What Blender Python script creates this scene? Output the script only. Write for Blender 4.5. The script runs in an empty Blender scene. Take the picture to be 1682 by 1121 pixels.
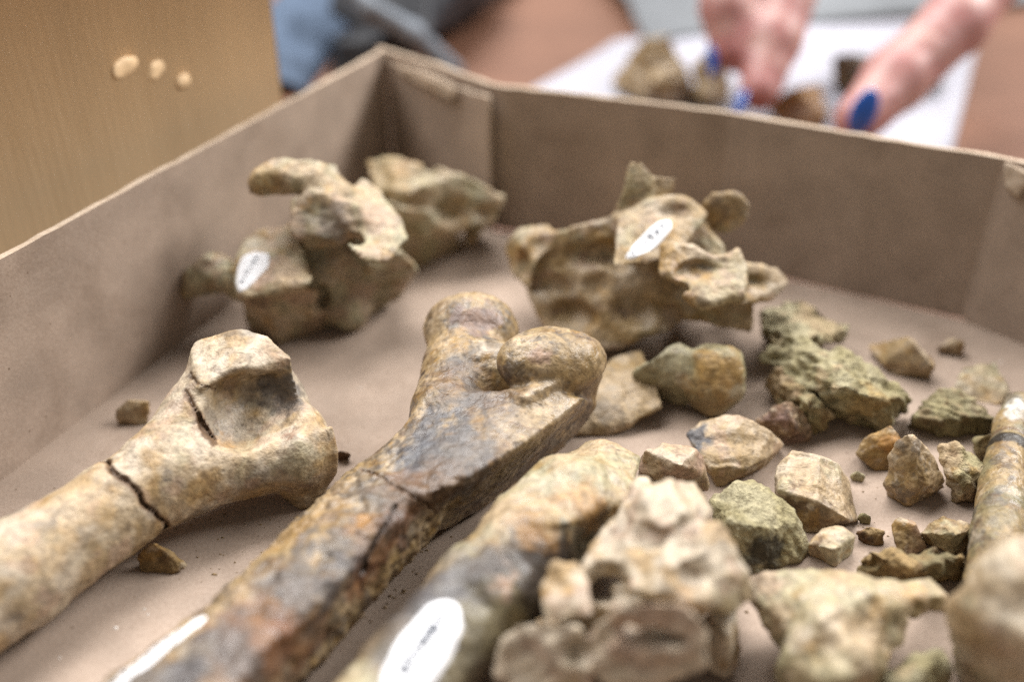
import bpy, bmesh, math, random
import numpy as np
from mathutils import Vector
from mathutils.bvhtree import BVHTree

# ------------------------------------------------------------------ camera, world, lamps, exposure
scene = bpy.context.scene
C = scene.collection
MM = 0.001
cam_data = bpy.data.cameras.new('camera')
cam = bpy.data.objects.new('camera', cam_data)
C.objects.link(cam)
scene.camera = cam
cam.location = (0, 0, 0.140)
cam.rotation_euler = (math.radians(90 - 32.1), 0, 0)
cam_data.sensor_width = 36.0
cam_data.lens = 35.34
cam_data.clip_start = 0.01
cam_data.clip_end = 20
cam_data.dof.use_dof = True
cam_data.dof.focus_distance = 0.203
cam_data.dof.aperture_fstop = 5.0
cam_data.dof.aperture_blades = 0

world = bpy.data.worlds.new('World')
scene.world = world
world.use_nodes = True
world.node_tree.nodes['Background'].inputs['Color'].default_value = (1.0, 0.96, 0.92, 1)
world.node_tree.nodes['Background'].inputs['Strength'].default_value = 0.30

def lamp(name, loc, target, sx, sy, power, color):
    d = bpy.data.lights.new(name, 'AREA')
    d.shape = 'RECTANGLE'; d.size = sx; d.size_y = sy
    d.energy = power; d.color = color
    o = bpy.data.objects.new(name, d)
    o.location = loc
    o.rotation_euler = (Vector(target) - Vector(loc)).to_track_quat('-Z', 'Y').to_euler()
    C.objects.link(o)
    return o
lamp('ceiling_lamp', (-0.35, 0.80, 1.35), (0, 0.22, 0), 2.0, 0.8, 74, (1.0, 0.99, 0.985))
lamp('ceiling_lamp', (1.25, 0.70, 1.10), (0, 0.25, 0), 1.0, 0.45, 50, (1.0, 0.985, 0.97))

scene.view_settings.view_transform = 'Standard'
scene.view_settings.look = 'None'
scene.view_settings.exposure = 0.0
scene.view_settings.gamma = 1.0
scene.view_settings.use_curve_mapping = False
scene.render.engine = 'CYCLES'
scene.cycles.use_denoising = False
scene.cycles.max_bounces = 5
scene.cycles.use_adaptive_sampling = True
scene.cycles.adaptive_threshold = 0.01

# ------------------------------------------------------------------ helpers: noise, solids, meshing
rng = np.random.default_rng(7)
PERM = rng.permutation(256).astype(np.int32); PERM = np.concatenate([PERM, PERM])
GR = rng.normal(size=(256, 3)).astype(np.float32); GR /= np.linalg.norm(GR, axis=1)[:, None]

def noise(P):
    i = np.floor(P).astype(np.int32); f = (P - i).astype(np.float32); i &= 255
    u = f * f * f * (f * (f * 6 - 15) + 10)
    out = None
    r = []
    for dx in (0, 1):
        a = PERM[(i[:, 0] + dx) & 255]
        for dy in (0, 1):
            b = PERM[a + ((i[:, 1] + dy) & 255)]
            for dz in (0, 1):
                g = GR[PERM[b + ((i[:, 2] + dz) & 255)]]
                r.append(g[:, 0] * (f[:, 0] - dx) + g[:, 1] * (f[:, 1] - dy) + g[:, 2] * (f[:, 2] - dz))
    ux, uy, uz = u[:, 0], u[:, 1], u[:, 2]
    l = lambda a, b, t: a + (b - a) * t
    x0 = l(l(r[0], r[1], uz), l(r[2], r[3], uz), uy)
    x1 = l(l(r[4], r[5], uz), l(r[6], r[7], uz), uy)
    return l(x0, x1, ux) * 1.7

def fbm(P, wave, seed=0, oct=3, gain=0.5):
    Q = P / wave + np.array([seed * 17.31, seed * 9.7, seed * 5.13], np.float32)
    s = np.zeros(len(P), np.float32); a = 1.0
    for k in range(oct):
        s += a * noise(Q); Q = Q * 2.03 + 11.7; a *= gain
    return s

def ridged(P, wave, seed=0, oct=3):
    Q = P / wave + np.array([seed * 7.1, seed * 3.7, seed * 11.3], np.float32)
    s = np.zeros(len(P), np.float32); a = 1.0
    for k in range(oct):
        s += a * (1 - 2 * np.abs(noise(Q))); Q = Q * 2.1 + 5.3; a *= 0.5
    return s

def sstep(a, b, x):
    t = np.clip((x - a) / (b - a), 0, 1)
    return t * t * (3 - 2 * t)

class S:                                   # a solid: signed distance plus its bounds (mm)
    def __init__(self, f, lo, hi): self.f, self.lo, self.hi = f, np.array(lo, np.float32), np.array(hi, np.float32)
A3 = lambda v: np.array(v, np.float32)

def rc(a, b, ra, rb):                      # tapered capsule
    a, b = A3(a), A3(b); ba = b - a; L = float(ba @ ba) + 1e-9
    def f(P):
        h = np.clip((P - a) @ ba / L, 0, 1)
        return np.linalg.norm(P - a - h[:, None] * ba, axis=1) - (ra + (rb - ra) * h)
    return S(f, np.minimum(a - ra, b - rb), np.maximum(a + ra, b + rb))

def el(c, u, v, w=None, rw=None):          # ellipsoid from radius vectors u, v (w = perpendicular of length rw)
    c, u, v = A3(c), A3(u), A3(v)
    v = v - u * (u @ v) / (u @ u)
    if w is None:
        w = np.cross(u, v); w = w / np.linalg.norm(w) * rw
    else: w = A3(w)
    R = [np.linalg.norm(k) for k in (u, v, w)]
    M = np.stack([u / R[0], v / R[1], w / R[2]], 1); R = A3(R)
    e = np.sqrt(u * u + v * v + w * w)
    def f(P):
        q = (P - c) @ M
        k0 = np.linalg.norm(q / R, axis=1); k1 = np.linalg.norm(q / (R * R), axis=1) + 1e-6
        return k0 * (k0 - 1) / k1
    return S(f, c - e, c + e)

def ball(c, r): return rc(c, c, r, r)

def eb(c, rx, ry, rz, yaw=0, tilt=0):      # ellipsoid: yaw about z, tilt lifts its x end (degrees)
    y, t = math.radians(yaw), math.radians(tilt)
    u = A3((math.cos(y) * math.cos(t), math.sin(y) * math.cos(t), math.sin(t)))
    v = A3((-math.sin(y), math.cos(y), 0)); w = np.cross(u, v)
    return el(c, u * rx, v * ry, w * rz)

def tri(a, b, c, r):                       # rounded triangle plate
    a, b, c = A3(a), A3(b), A3(c)
    ba, cb, ac = b - a, c - b, a - c; n = np.cross(ba, ac); nn = float(n @ n) + 1e-9
    def seg(p, e):
        h = np.clip(p @ e / float(e @ e), 0, 1); d = p - h[:, None] * e
        return np.einsum('ij,ij->i', d, d)
    def f(P):
        pa, pb, pc = P - a, P - b, P - c
        s = np.sign(pa @ np.cross(ba, n)) + np.sign(pb @ np.cross(cb, n)) + np.sign(pc @ np.cross(ac, n))
        d = np.where(s < 2, np.minimum(np.minimum(seg(pa, ba), seg(pb, cb)), seg(pc, ac)), (pa @ n) ** 2 / nn)
        return np.sqrt(d) - r
    pts = np.stack([a, b, c])
    return S(f, pts.min(0) - r, pts.max(0) + r)

def plate(pts, r):                         # fan of rounded triangles
    return U(0, *[tri(pts[0], pts[i], pts[i + 1], r) for i in range(1, len(pts) - 1)])

def hull(pts, k=1.2, grow=0.0, chop=0, seed=0):   # convex chunk with softened edges and a few broken-off facets
    bm = bmesh.new()
    for p in pts: bm.verts.new(p)
    bmesh.ops.convex_hull(bm, input=bm.verts)
    cen = A3(pts).mean(0); pl = []
    for fc in bm.faces:
        n = A3(fc.normal); p = A3(fc.verts[0].co)
        if np.linalg.norm(n) < .5: continue
        if n @ (p - cen) < 0: n = -n
        d = float(n @ p)
        if not any(n @ m > 0.998 and abs(d - e) < .3 for m, e in pl): pl.append((n, d))
    bm.free()
    rr = np.random.default_rng(seed + len(pts))
    for i in range(chop):
        n = rr.normal(size=3); n[2] = abs(n[2]) * .8 + .05; n = A3(n / np.linalg.norm(n))
        c0 = float(n @ cen); sup = float((A3(pts) @ n).max())
        pl.append((n, c0 + (sup - c0) * rr.uniform(.72, .93)))
    def f(P):
        r = None
        for n, d in pl:
            v = P @ n - d
            r = v if r is None else smax(r, v, k * .25)
        return r - grow - k * .08
    q = A3(pts)
    return S(f, q.min(0) - grow, q.max(0) + grow)

def smin(a, b, k):
    if k <= 0: return np.minimum(a, b)
    h = np.maximum(k - np.abs(a - b), 0) / k
    return np.minimum(a, b) - h * h * k * 0.25
def smax(a, b, k): return -smin(-a, -b, k)

def near(s, P, m):                         # exact close to the solid, its bounding box distance elsewhere
    q = np.maximum(np.maximum(s.lo - P, P - s.hi), 0); d = np.sqrt((q * q).sum(1))
    i = np.flatnonzero(d < m)
    if len(i) > .8 * len(P): return s.f(P)
    d = d.astype(np.float32)
    if len(i): d[i] = s.f(P[i])
    return d

def U(k, *ss):
    def f(P):
        r = near(ss[0], P, k + 2)
        for s in ss[1:]: r = smin(r, near(s, P, k + 2), k)
        return r
    return S(f, np.min([s.lo for s in ss], 0) - k * .3, np.max([s.hi for s in ss], 0) + k * .3)
def D(k, a, *bs):                          # carve
    def f(P):
        r = a.f(P)
        for b in bs: r = smax(r, -near(b, P, k + 2), k)
        return r
    return S(f, a.lo, a.hi)
def I(k, a, b): return S(lambda P: smax(a.f(P), b.f(P), k), a.lo, a.hi)
def half(p, n):
    p, n = A3(p), A3(n); n = n / np.linalg.norm(n)
    return S(lambda P: (P - p) @ n, p - 1e3, p + 1e3)
def tube(pts, k=0):                        # [(x, y, z, r), ...]
    return U(k, *[rc(a[:3], b[:3], a[3], b[3]) for a, b in zip(pts, pts[1:])])
def warp(s, wave, amp, seed=0):
    def f(P):
        q = np.stack([noise(P / wave + seed * 3.1 + o) for o in (0.0, 31.7, 67.3)], 1)
        return s.f(P + amp * q)
    return S(f, s.lo - amp, s.hi + amp)
def dents(s, k, *specs):                   # hollows pressed into the surface nearest to each point: (point, rx, ry, rz, yaw)
    cs = []
    for p, rx, ry, rz, yaw in specs:
        q = A3(p)[None]; e = .15; g = None
        for _ in range(8):
            d = s.f(q); g = np.array([(s.f(q + A3(o))[0] - s.f(q - A3(o))[0]) for o in ((e, 0, 0), (0, e, 0), (0, 0, e))], np.float32)
            g /= np.linalg.norm(g) + 1e-6; q = q - d[:, None] * g[None]
        cs.append(eb(q[0] + g * .25 * min(rx, ry, rz), rx, ry, rz, yaw))
    return D(k, s, *cs)
def fissure(s, a, b, c, ends, w, depth, seed=1):   # a wandering crack in the surface of s, in the plane a-b-c, inside the solid 'ends'
    a, b, c = A3(a), A3(b), A3(c); n = np.cross(b - a, c - a); n /= np.linalg.norm(n)
    def f(P):
        d = np.abs((P - a) @ n + .9 * noise(P / 5 + seed) + .35 * noise(P / 1.7 + seed)) - w * (1 + .6 * noise(P / 3.1 + seed + 9))
        return np.maximum(np.maximum(d, -near(s, P, 3) - depth), ends.f(P))
    return S(f, ends.lo, ends.hi)
def grounded(s, z=0.0): return S(lambda P: np.maximum(s.f(P), z - P[:, 2]), np.maximum(s.lo, [-1e4, -1e4, z - .01]), s.hi)

def surface(s, h):
    """sample the solid on a grid (only in blocks near its surface) and return vertices and quads"""
    B = 8
    lo = s.lo - 2.5 * h; nb = np.ceil((s.hi - lo + 2.5 * h) / (h * B)).astype(int)
    N = nb * B
    ax = [lo[a] + h * (np.arange(nb[a]) * B + (B - 1) / 2) for a in range(3)]
    cen = np.stack(np.meshgrid(*ax, indexing='ij'), -1).reshape(-1, 3).astype(np.float32)
    cd = s.f(cen)
    act = np.abs(cd) < h * B * 0.87 * 1.7 + 0.5
    vals = np.where(cd < 0, -1e3, 1e3).astype(np.float32)[:, None].repeat(B ** 3, 1)
    off = (np.stack(np.meshgrid(*[np.arange(B)] * 3, indexing='ij'), -1).reshape(-1, 3) - (B - 1) / 2) * h
    pts = (cen[act][:, None, :] + off[None].astype(np.float32)).reshape(-1, 3)
    vals[act] = s.f(pts).reshape(-1, B ** 3)
    v = vals.reshape(nb[0], nb[1], nb[2], B, B, B).transpose(0, 3, 1, 4, 2, 5).reshape(N)
    inn = v < 0
    cnt = np.zeros(N - 1, np.int8)
    for d in np.ndindex(2, 2, 2): cnt += inn[d[0]:N[0] - 1 + d[0], d[1]:N[1] - 1 + d[1], d[2]:N[2] - 1 + d[2]]
    cells = np.argwhere((cnt > 0) & (cnt < 8))
    acc = np.zeros((len(cells), 3)); num = np.zeros(len(cells))
    cor = {}
    for d in np.ndindex(2, 2, 2): cor[d] = v[cells[:, 0] + d[0], cells[:, 1] + d[1], cells[:, 2] + d[2]]
    for d in cor:
        for a in range(3):
            if d[a]: continue
            e = list(d); e[a] = 1; e = tuple(e)
            x, y = cor[d], cor[e]; m = (x < 0) != (y < 0)
            t = np.where(m, x / np.where(m, x - y, 1), 0)
            q = np.repeat(np.array(d, float)[None], len(cells), 0); q[:, a] = t
            acc += q * m[:, None]; num += m
    verts = lo + h * (cells + acc / num[:, None])
    idx = -np.ones(N - 1, np.int64); idx[tuple(cells.T)] = np.arange(len(cells))
    quads = []
    for a in range(3):
        b, c = (a + 1) % 3, (a + 2) % 3
        s0 = [slice(1, -1)] * 3; s0[a] = slice(0, -1); s1 = [slice(1, -1)] * 3; s1[a] = slice(1, None)
        p, q = inn[tuple(s0)], inn[tuple(s1)]
        e = np.argwhere(p != q); flip = p[tuple(e.T)]
        e = e + 1; e[:, a] -= 1
        def at(db, dc):
            k = e.copy(); k[:, b] -= db; k[:, c] -= dc
            return idx[tuple(k.T)]
        f = np.stack([at(0, 0), at(1, 0), at(1, 1), at(0, 1)], 1)
        f[~flip] = f[~flip][:, ::-1]
        quads.append(f)
    quads = np.concatenate(quads); quads = quads[(quads >= 0).all(1)]
    return verts.astype(np.float32), quads

def make_mesh(name, V, Q):
    me = bpy.data.meshes.new(name)
    me.vertices.add(len(V)); me.vertices.foreach_set('co', np.ascontiguousarray(V, np.float32).ravel())
    k = Q.shape[1]
    me.loops.add(Q.size); me.loops.foreach_set('vertex_index', np.ascontiguousarray(Q, np.int32).ravel())
    me.polygons.add(len(Q)); me.polygons.foreach_set('loop_start', np.arange(0, Q.size, k, dtype=np.int32))
    me.update(calc_edges=True); me.validate()
    me.polygons.foreach_set('use_smooth', np.ones(len(me.polygons), bool))
    return me

def normals(V, Q):
    n = np.cross(V[Q[:, 2]] - V[Q[:, 0]], V[Q[:, 3]] - V[Q[:, 1]])
    out = np.stack([np.bincount(Q.ravel(), np.repeat(n[:, a], 4), len(V)) for a in range(3)], 1)
    return (out / (np.linalg.norm(out, axis=1)[:, None] + 1e-9)).astype(np.float32)

def lin(c):
    c = np.array(c, float) / 255
    return np.where(c <= .04045, c / 12.92, ((c + .055) / 1.055) ** 2.4)
PAL = dict(beige=(206, 184, 154), pale=(226, 211, 190), ochre=(186, 150, 98), tan=(178, 154, 118), green=(178, 168, 135),
           palegreen=(201, 192, 163), grey=(108, 102, 98), dark=(70, 60, 54), brown=(118, 92, 70), rust=(140, 98, 76),
           blue=(86, 85, 89), pink=(200, 172, 152), cream=(228, 213, 190), orange=(192, 148, 98), white=(234, 231, 224),
           olive=(148, 138, 110), mauve=(152, 128, 118), black=(46, 42, 40))
def richer(c):                              # a little more saturated, as dry fossil bone is
    g = c @ np.array([.3, .59, .11]); return np.clip(g + (c - g) * 1.22, .005, 1)
PAL = {k: richer(lin(v)) * 0.47 for k, v in PAL.items()}

def tag(o, label, cat, group=None, kind=None):
    o['label'] = label; o['category'] = cat
    if group: o['group'] = group
    if kind: o['kind'] = kind
    return o
def link(name, me, mat, parent=None, loc=(0, 0, 0)):
    o = bpy.data.objects.new(name, me); C.objects.link(o); o.location = loc
    if mat: me.materials.append(mat)
    if parent: o.parent = parent
    return o

SOLIDS = {}
def bone(name, label, cat, s, h, base, patches=(), stains=(), rough=(0.5, 0.25), seed=1, mat='bone', group=None, grain=1.0, ground=0.0, marks=(), crease=0.0, layer=None, crust=None):
    """base: two palette names; patches: (colour, wave mm, threshold, softness, strength); stains: (point, radius, colour, strength);
    rough: relief of about 6 mm and 2 mm wavelength, in mm"""
    if ground is not None: s = grounded(s, ground)
    V, Q = surface(s, h)
    n = normals(V, Q)
    d = rough[0] * fbm(V, 7.0, seed, 2) + rough[1] * fbm(V, 2.2, seed + 1, 3) + rough[1] * .6 * np.minimum(ridged(V, 3.5, seed + 2, 2) - .6, 0)
    if crease:                                     # sharp valleys between knobs
        d = d - crease * sstep(.70, 1.0, 1 - np.abs(noise(V / 8.5 + seed))) + .35 * crease * np.abs(noise(V / 4.1 + seed * .7))
    if crust:                                      # flaking crust beyond a point: (point, direction, mm)
        m = sstep(-3, 5, (V - A3(crust[0])) @ (A3(crust[1]) / np.linalg.norm(crust[1])) + 5 * fbm(V, 9, seed + 3, 2))
        d = d + crust[2] * m * (.7 * fbm(V, 3.2, seed + 12, 4, .6) + .5 * np.minimum(ridged(V, 6, seed + 13, 2) - .5, 0))
    if layer:                                      # splintery layers: (direction, thickness mm, depth mm)
        t = V @ (A3(layer[0]) / np.linalg.norm(layer[0])) / layer[1] + .7 * fbm(V, 9, seed + 8, 2)
        d = d + layer[2] * (np.abs((t % 1.0) - .5) * 2 - .5) * (.4 + sstep(-.3, .4, fbm(V, 7, seed + 9, 2)))
    V2 = V + n * d[:, None]
    if ground is not None: V2[:, 2] = np.where(V[:, 2] < ground + .3, V[:, 2], np.maximum(V2[:, 2], ground + .02))
    col = PAL[base[0]] + (PAL[base[1]] - PAL[base[0]]) * sstep(-.5, .5, fbm(V, 9, seed + 3))[:, None]
    for i, (c, wv, th, so, st) in enumerate(patches):
        m = sstep(th, th + so, fbm(V, wv, seed + 5 + i, 3, .6)) * st
        col = col + (PAL[c] - col) * m[:, None]
    for i, (p, r, c, st) in enumerate(stains):
        dd = np.linalg.norm(V - A3(p), axis=1) / r
        k = np.flatnonzero(dd < 2.1)
        if len(k):
            m = (1 - sstep(.6, 1.15, dd[k] + .45 * fbm(V[k], max(r * .7, 1.5), seed + 20 + i, 4, .65))) * st
            col[k] = col[k] + (PAL[c] - col[k]) * m[:, None]
    for m_, wd, c, st in marks:
        m = (1 - sstep(wd * .5, wd, near(m_, V, 3) + .25 * wd * fbm(V, 1.5, seed + 60))) * st
        col = col + (PAL[c] - col) * m[:, None]
    col = col * (1 + .22 * grain * fbm(V, 1.6, seed + 40, 3, .7) + .08 * fbm(V, 4, seed + 41))[:, None]
    col = np.clip(col, .01, .9)
    org = np.array([(V[:, 0].min() + V[:, 0].max()) / 2, (V[:, 1].min() + V[:, 1].max()) / 2, V2[:, 2].min()])
    me = make_mesh(name, (V2 - org) * MM, Q)
    at = me.color_attributes.new('stain', 'FLOAT_COLOR', 'POINT')
    at.data.foreach_set('color', np.concatenate([col, np.ones((len(V), 1))], 1).astype(np.float32).ravel())
    o = link(name, me, MAT[mat], None, tuple(org * MM))
    tag(o, label, cat, group)
    SOLIDS[o.name] = (V2, Q)
    return o

# ------------------------------------------------------------------ materials
MAT = {}
def nodes(name):
    m = bpy.data.materials.new(name); m.use_nodes = True
    nt = m.node_tree; b = nt.nodes['Principled BSDF']; MAT[name] = m
    return nt, b
def nd(nt, typ, **kw):
    n = nt.nodes.new(typ)
    for k, v in kw.items():
        if hasattr(n, k) and k not in n.inputs: setattr(n, k, v)
        else: n.inputs[k].default_value = v
    return n
def ramp(nt, fac, stops):
    r = nt.nodes.new('ShaderNodeValToRGB'); e = r.color_ramp.elements
    while len(e) < len(stops): e.new(.5)
    for k, (p, c) in zip(e, stops): k.position = p; k.color = (*c, 1) if len(c) == 3 else c
    nt.links.new(fac, r.inputs[0]); return r.outputs[0]
def mix(nt, fac, a, b, mode='MIX'):
    m = nt.nodes.new('ShaderNodeMix'); m.data_type = 'RGBA'; m.blend_type = mode
    for s, v in ((m.inputs[0], fac), (m.inputs[6], a), (m.inputs[7], b)):
        if hasattr(v, 'is_output'): nt.links.new(v, s)
        else: s.default_value = v if not isinstance(v, tuple) or len(v) == 4 else (*v, 1)
    return m.outputs[2]

def bone_material(name, rough, spec, bump, pit, crack=0.5):
    nt, b = nodes(name); L = nt.links.new
    a = nd(nt, 'ShaderNodeAttribute', attribute_name='stain')
    tc = nd(nt, 'ShaderNodeTexCoord')
    n1 = nd(nt, 'ShaderNodeTexNoise', Scale=900.0, Detail=3.0, Roughness=.7); L(tc.outputs['Object'], n1.inputs['Vector'])
    n2 = nd(nt, 'ShaderNodeTexNoise', Scale=260.0, Detail=3.0, Roughness=.65); L(tc.outputs['Object'], n2.inputs['Vector'])
    g = ramp(nt, n1.outputs['Fac'], [(.28, (.62, .58, .55)), (.5, (1, 1, 1)), (.74, (1.22, 1.2, 1.16))])
    c = mix(nt, 1.0, a.outputs['Color'], g, 'MULTIPLY')
    # small dark pits
    v = nd(nt, 'ShaderNodeTexVoronoi', Scale=520.0, Randomness=1.0); L(tc.outputs['Object'], v.inputs['Vector'])
    pitm = ramp(nt, v.outputs['Distance'], [(.10, (1, 1, 1)), (.26, (0, 0, 0))])
    gate = ramp(nt, n2.outputs['Fac'], [(.52, (0, 0, 0)), (.66, (pit, pit, pit))])
    pm = mix(nt, 1.0, pitm, gate, 'MULTIPLY')
    c = mix(nt, pm, c, (.06, .045, .033))
    # hairline cracks
    wv = nd(nt, 'ShaderNodeVectorMath', operation='MULTIPLY_ADD'); wn = nd(nt, 'ShaderNodeTexNoise', Scale=150.0, Detail=2.0)
    L(tc.outputs['Object'], wn.inputs['Vector']); L(wn.outputs['Color'], wv.inputs[0]); wv.inputs[1].default_value = (.012,) * 3; L(tc.outputs['Object'], wv.inputs[2])
    ve = nd(nt, 'ShaderNodeTexVoronoi', feature='DISTANCE_TO_EDGE', Scale=48.0); L(wv.outputs[0], ve.inputs['Vector'])
    ck = ramp(nt, ve.outputs['Distance'], [(.004, (1, 1, 1)), (.016, (0, 0, 0))])
    cg = ramp(nt, n2.outputs['Fac'], [(.47, (0, 0, 0)), (.56, (crack,) * 3)])
    cm = mix(nt, 1.0, ck, cg, 'MULTIPLY')
    c = mix(nt, cm, c, (.07, .05, .035))
    L(c, b.inputs['Base Color'])
    rr = ramp(nt, n2.outputs['Fac'], [(.35, (rough - .1,) * 3), (.65, (rough + .12,) * 3)])
    L(rr, b.inputs['Roughness']); b.inputs['Specular IOR Level'].default_value = spec
    hsum = nd(nt, 'ShaderNodeMath', operation='MULTIPLY_ADD'); L(n2.outputs['Fac'], hsum.inputs[0]); hsum.inputs[1].default_value = 1.5; L(n1.outputs['Fac'], hsum.inputs[2])
    h2 = nd(nt, 'ShaderNodeMath', operation='SUBTRACT'); L(hsum.outputs[0], h2.inputs[0]); L(pm, h2.inputs[1])
    h3 = nd(nt, 'ShaderNodeMath', operation='SUBTRACT'); L(h2.outputs[0], h3.inputs[0]); L(cm, h3.inputs[1])
    bp = nd(nt, 'ShaderNodeBump', Strength=bump, Distance=.0007); L(h3.outputs[0], bp.inputs['Height']); L(bp.outputs['Normal'], b.inputs['Normal'])
bone_material('bone', .54, .42, .42, .5, .28)
bone_material('glossy_bone', .44, .45, .36, .7, .4)
bone_material('rock', .74, .22, 1.0, .8, .2)

def simple(name, c1, c2, scale, rough, bump=0.1, spec=.3, dist=.0004, specks=None, stretch=None):
    nt, b = nodes(name); L = nt.links.new
    tc = nd(nt, 'ShaderNodeTexCoord'); vec = tc.outputs['Object']
    if stretch:
        mp = nd(nt, 'ShaderNodeMapping'); mp.inputs['Scale'].default_value = stretch; L(vec, mp.inputs['Vector']); vec = mp.outputs[0]
    n = nd(nt, 'ShaderNodeTexNoise', Scale=scale, Detail=4.0, Roughness=.65); L(vec, n.inputs['Vector'])
    n0 = nd(nt, 'ShaderNodeTexNoise', Scale=scale * .06, Detail=3.0); L(vec, n0.inputs['Vector'])
    c = ramp(nt, n.outputs['Fac'], [(.3, tuple(c1)), (.7, tuple(c2))])
    c = mix(nt, 1.0, c, ramp(nt, n0.outputs['Fac'], [(.3, (.86, .85, .84)), (.7, (1.1, 1.09, 1.08))]), 'MULTIPLY')
    if specks:
        nb_ = nd(nt, 'ShaderNodeTexNoise', Scale=38.0, Detail=5.0, Roughness=.7, Distortion=.6); L(tc.outputs['Object'], nb_.inputs['Vector'])
        c = mix(nt, 1.0, c, ramp(nt, nb_.outputs['Fac'], [(.33, (.84, .82, .80)), (.48, (1, 1, 1)), (.60, (1, 1, 1)), (.70, (1.07, 1.07, 1.07))]), 'MULTIPLY')
        v = nd(nt, 'ShaderNodeTexVoronoi', Scale=specks[0]); L(tc.outputs['Object'], v.inputs['Vector'])
        m = ramp(nt, v.outputs['Distance'], [(specks[1], (1, 1, 1)), (specks[1] * 1.8, (0, 0, 0))])
        sel = ramp(nt, v.outputs['Color'], [(.70, (0, 0, 0)), (.72, (1, 1, 1))])
        c = mix(nt, mix(nt, 1.0, m, sel, 'MULTIPLY'), c, specks[2])
    L(c, b.inputs['Base Color']); b.inputs['Roughness'].default_value = rough; b.inputs['Specular IOR Level'].default_value = spec
    bp = nd(nt, 'ShaderNodeBump', Strength=bump, Distance=dist); L(n.outputs['Fac'], bp.inputs['Height']); L(bp.outputs['Normal'], b.inputs['Normal'])
    return nt, b
L8 = lambda c, k=.60: tuple(lin(c) * k)
simple('cardboard', L8((178, 157, 140)), L8((197, 177, 160)), 1400, .8, .25, .2, specks=(420, .07, L8((126, 104, 84))))
simple('raw_edge', L8((196, 172, 148)), L8((222, 204, 182)), 900, .85, .5, .2)
simple('table_wood', L8((132, 92, 72)), L8((156, 114, 92)), 60, .42, .1, .45, stretch=(1, 6, 1))
simple('brown_carton', L8((222, 190, 148), .85), L8((228, 197, 156), .85), 500, .6, .15, .4, stretch=(1, 1, .15))
simple('paint_white', L8((236, 237, 240), .74), L8((248, 249, 252), .74), 600, .5, .1, .4)
simple('ink', (.03, .035, .05), (.07, .08, .1), 600, .5)
simple('paper', L8((208, 208, 220), .5), L8((222, 222, 234), .5), 300, .75, .1)
simple('grey_cloth', L8((130, 134, 138)), L8((152, 156, 160)), 500, .9, .5, .1, .001)
simple('denim', L8((80, 94, 114)), L8((108, 124, 146)), 400, .9, .5, .1, .001)
simple('black_nylon', (.008, .009, .012), (.016, .017, .022), 300, .6, .3, .3)
simple('pale_strap', L8((112, 120, 130)), L8((138, 146, 156)), 300, .6, .2, .3)
simple('white_dust', L8((214, 208, 200), .8), L8((240, 236, 230), .8), 900, .9)
simple('crumb', L8((120, 96, 66)), L8((176, 150, 110)), 900, .9, .4, .2)
simple('skin_cloth', L8((196, 134, 112)), L8((208, 150, 128)), 200, .7)
nt, b = nodes('nail_polish')
b.inputs['Base Color'].default_value = (.005, .055, .27, 1); b.inputs['Roughness'].default_value = .22; b.inputs['Coat Weight'].default_value = .6
nt, b = nodes('skin')
a = nd(nt, 'ShaderNodeAttribute', attribute_name='stain'); nt.links.new(a.outputs['Color'], b.inputs['Base Color'])
b.inputs['Roughness'].default_value = .5; b.inputs['Subsurface Weight'].default_value = .12; b.inputs['Subsurface Radius'].default_value = (.004, .0015, .0008); b.inputs['Subsurface Scale'].default_value = .6
PAL['skin'] = lin((200, 140, 132)) * .54; PAL['skin_red'] = lin((192, 112, 110)) * .54

# ------------------------------------------------------------------ the table and the cardboard tray
def box_mesh(name, pts_top, z0, z1):       # prism over a ground polygon (mm)
    bm = bmesh.new()
    lo = [bm.verts.new((x * MM, y * MM, z0 * MM)) for x, y in pts_top]
    hi = [bm.verts.new((x * MM, y * MM, z1 * MM)) for x, y in pts_top]
    bm.faces.new(hi); bm.faces.new(lo[::-1])
    for i in range(len(lo)):
        j = (i + 1) % len(lo); bm.faces.new((lo[i], lo[j], hi[j], hi[i]))
    bmesh.ops.recalc_face_normals(bm, faces=bm.faces)
    me = bpy.data.meshes.new(name); bm.to_mesh(me); bm.free()
    return me

table = link('table', box_mesh('table', [(-1100, -250), (1100, -250), (1100, 1100), (-1100, 1100)], -32, -1.8), MAT['table_wood'])
tag(table, 'brown wooden table top under the cardboard tray', 'table')

tray = bpy.data.objects.new('cardboard_tray', None); C.objects.link(tray)
tray.empty_display_size = .02
tag(tray, 'shallow taupe cardboard tray holding the fossil bones', 'tray')
TH, HT = 1.7, 46.0
link('base', box_mesh('base', [(-178, 4), (-42, 331), (-6, 290), (60, 267.5), (122.5, 234), (157, 196), (92, 44), (60, -112)], -1.6, 0), MAT['cardboard'], tray)

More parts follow.
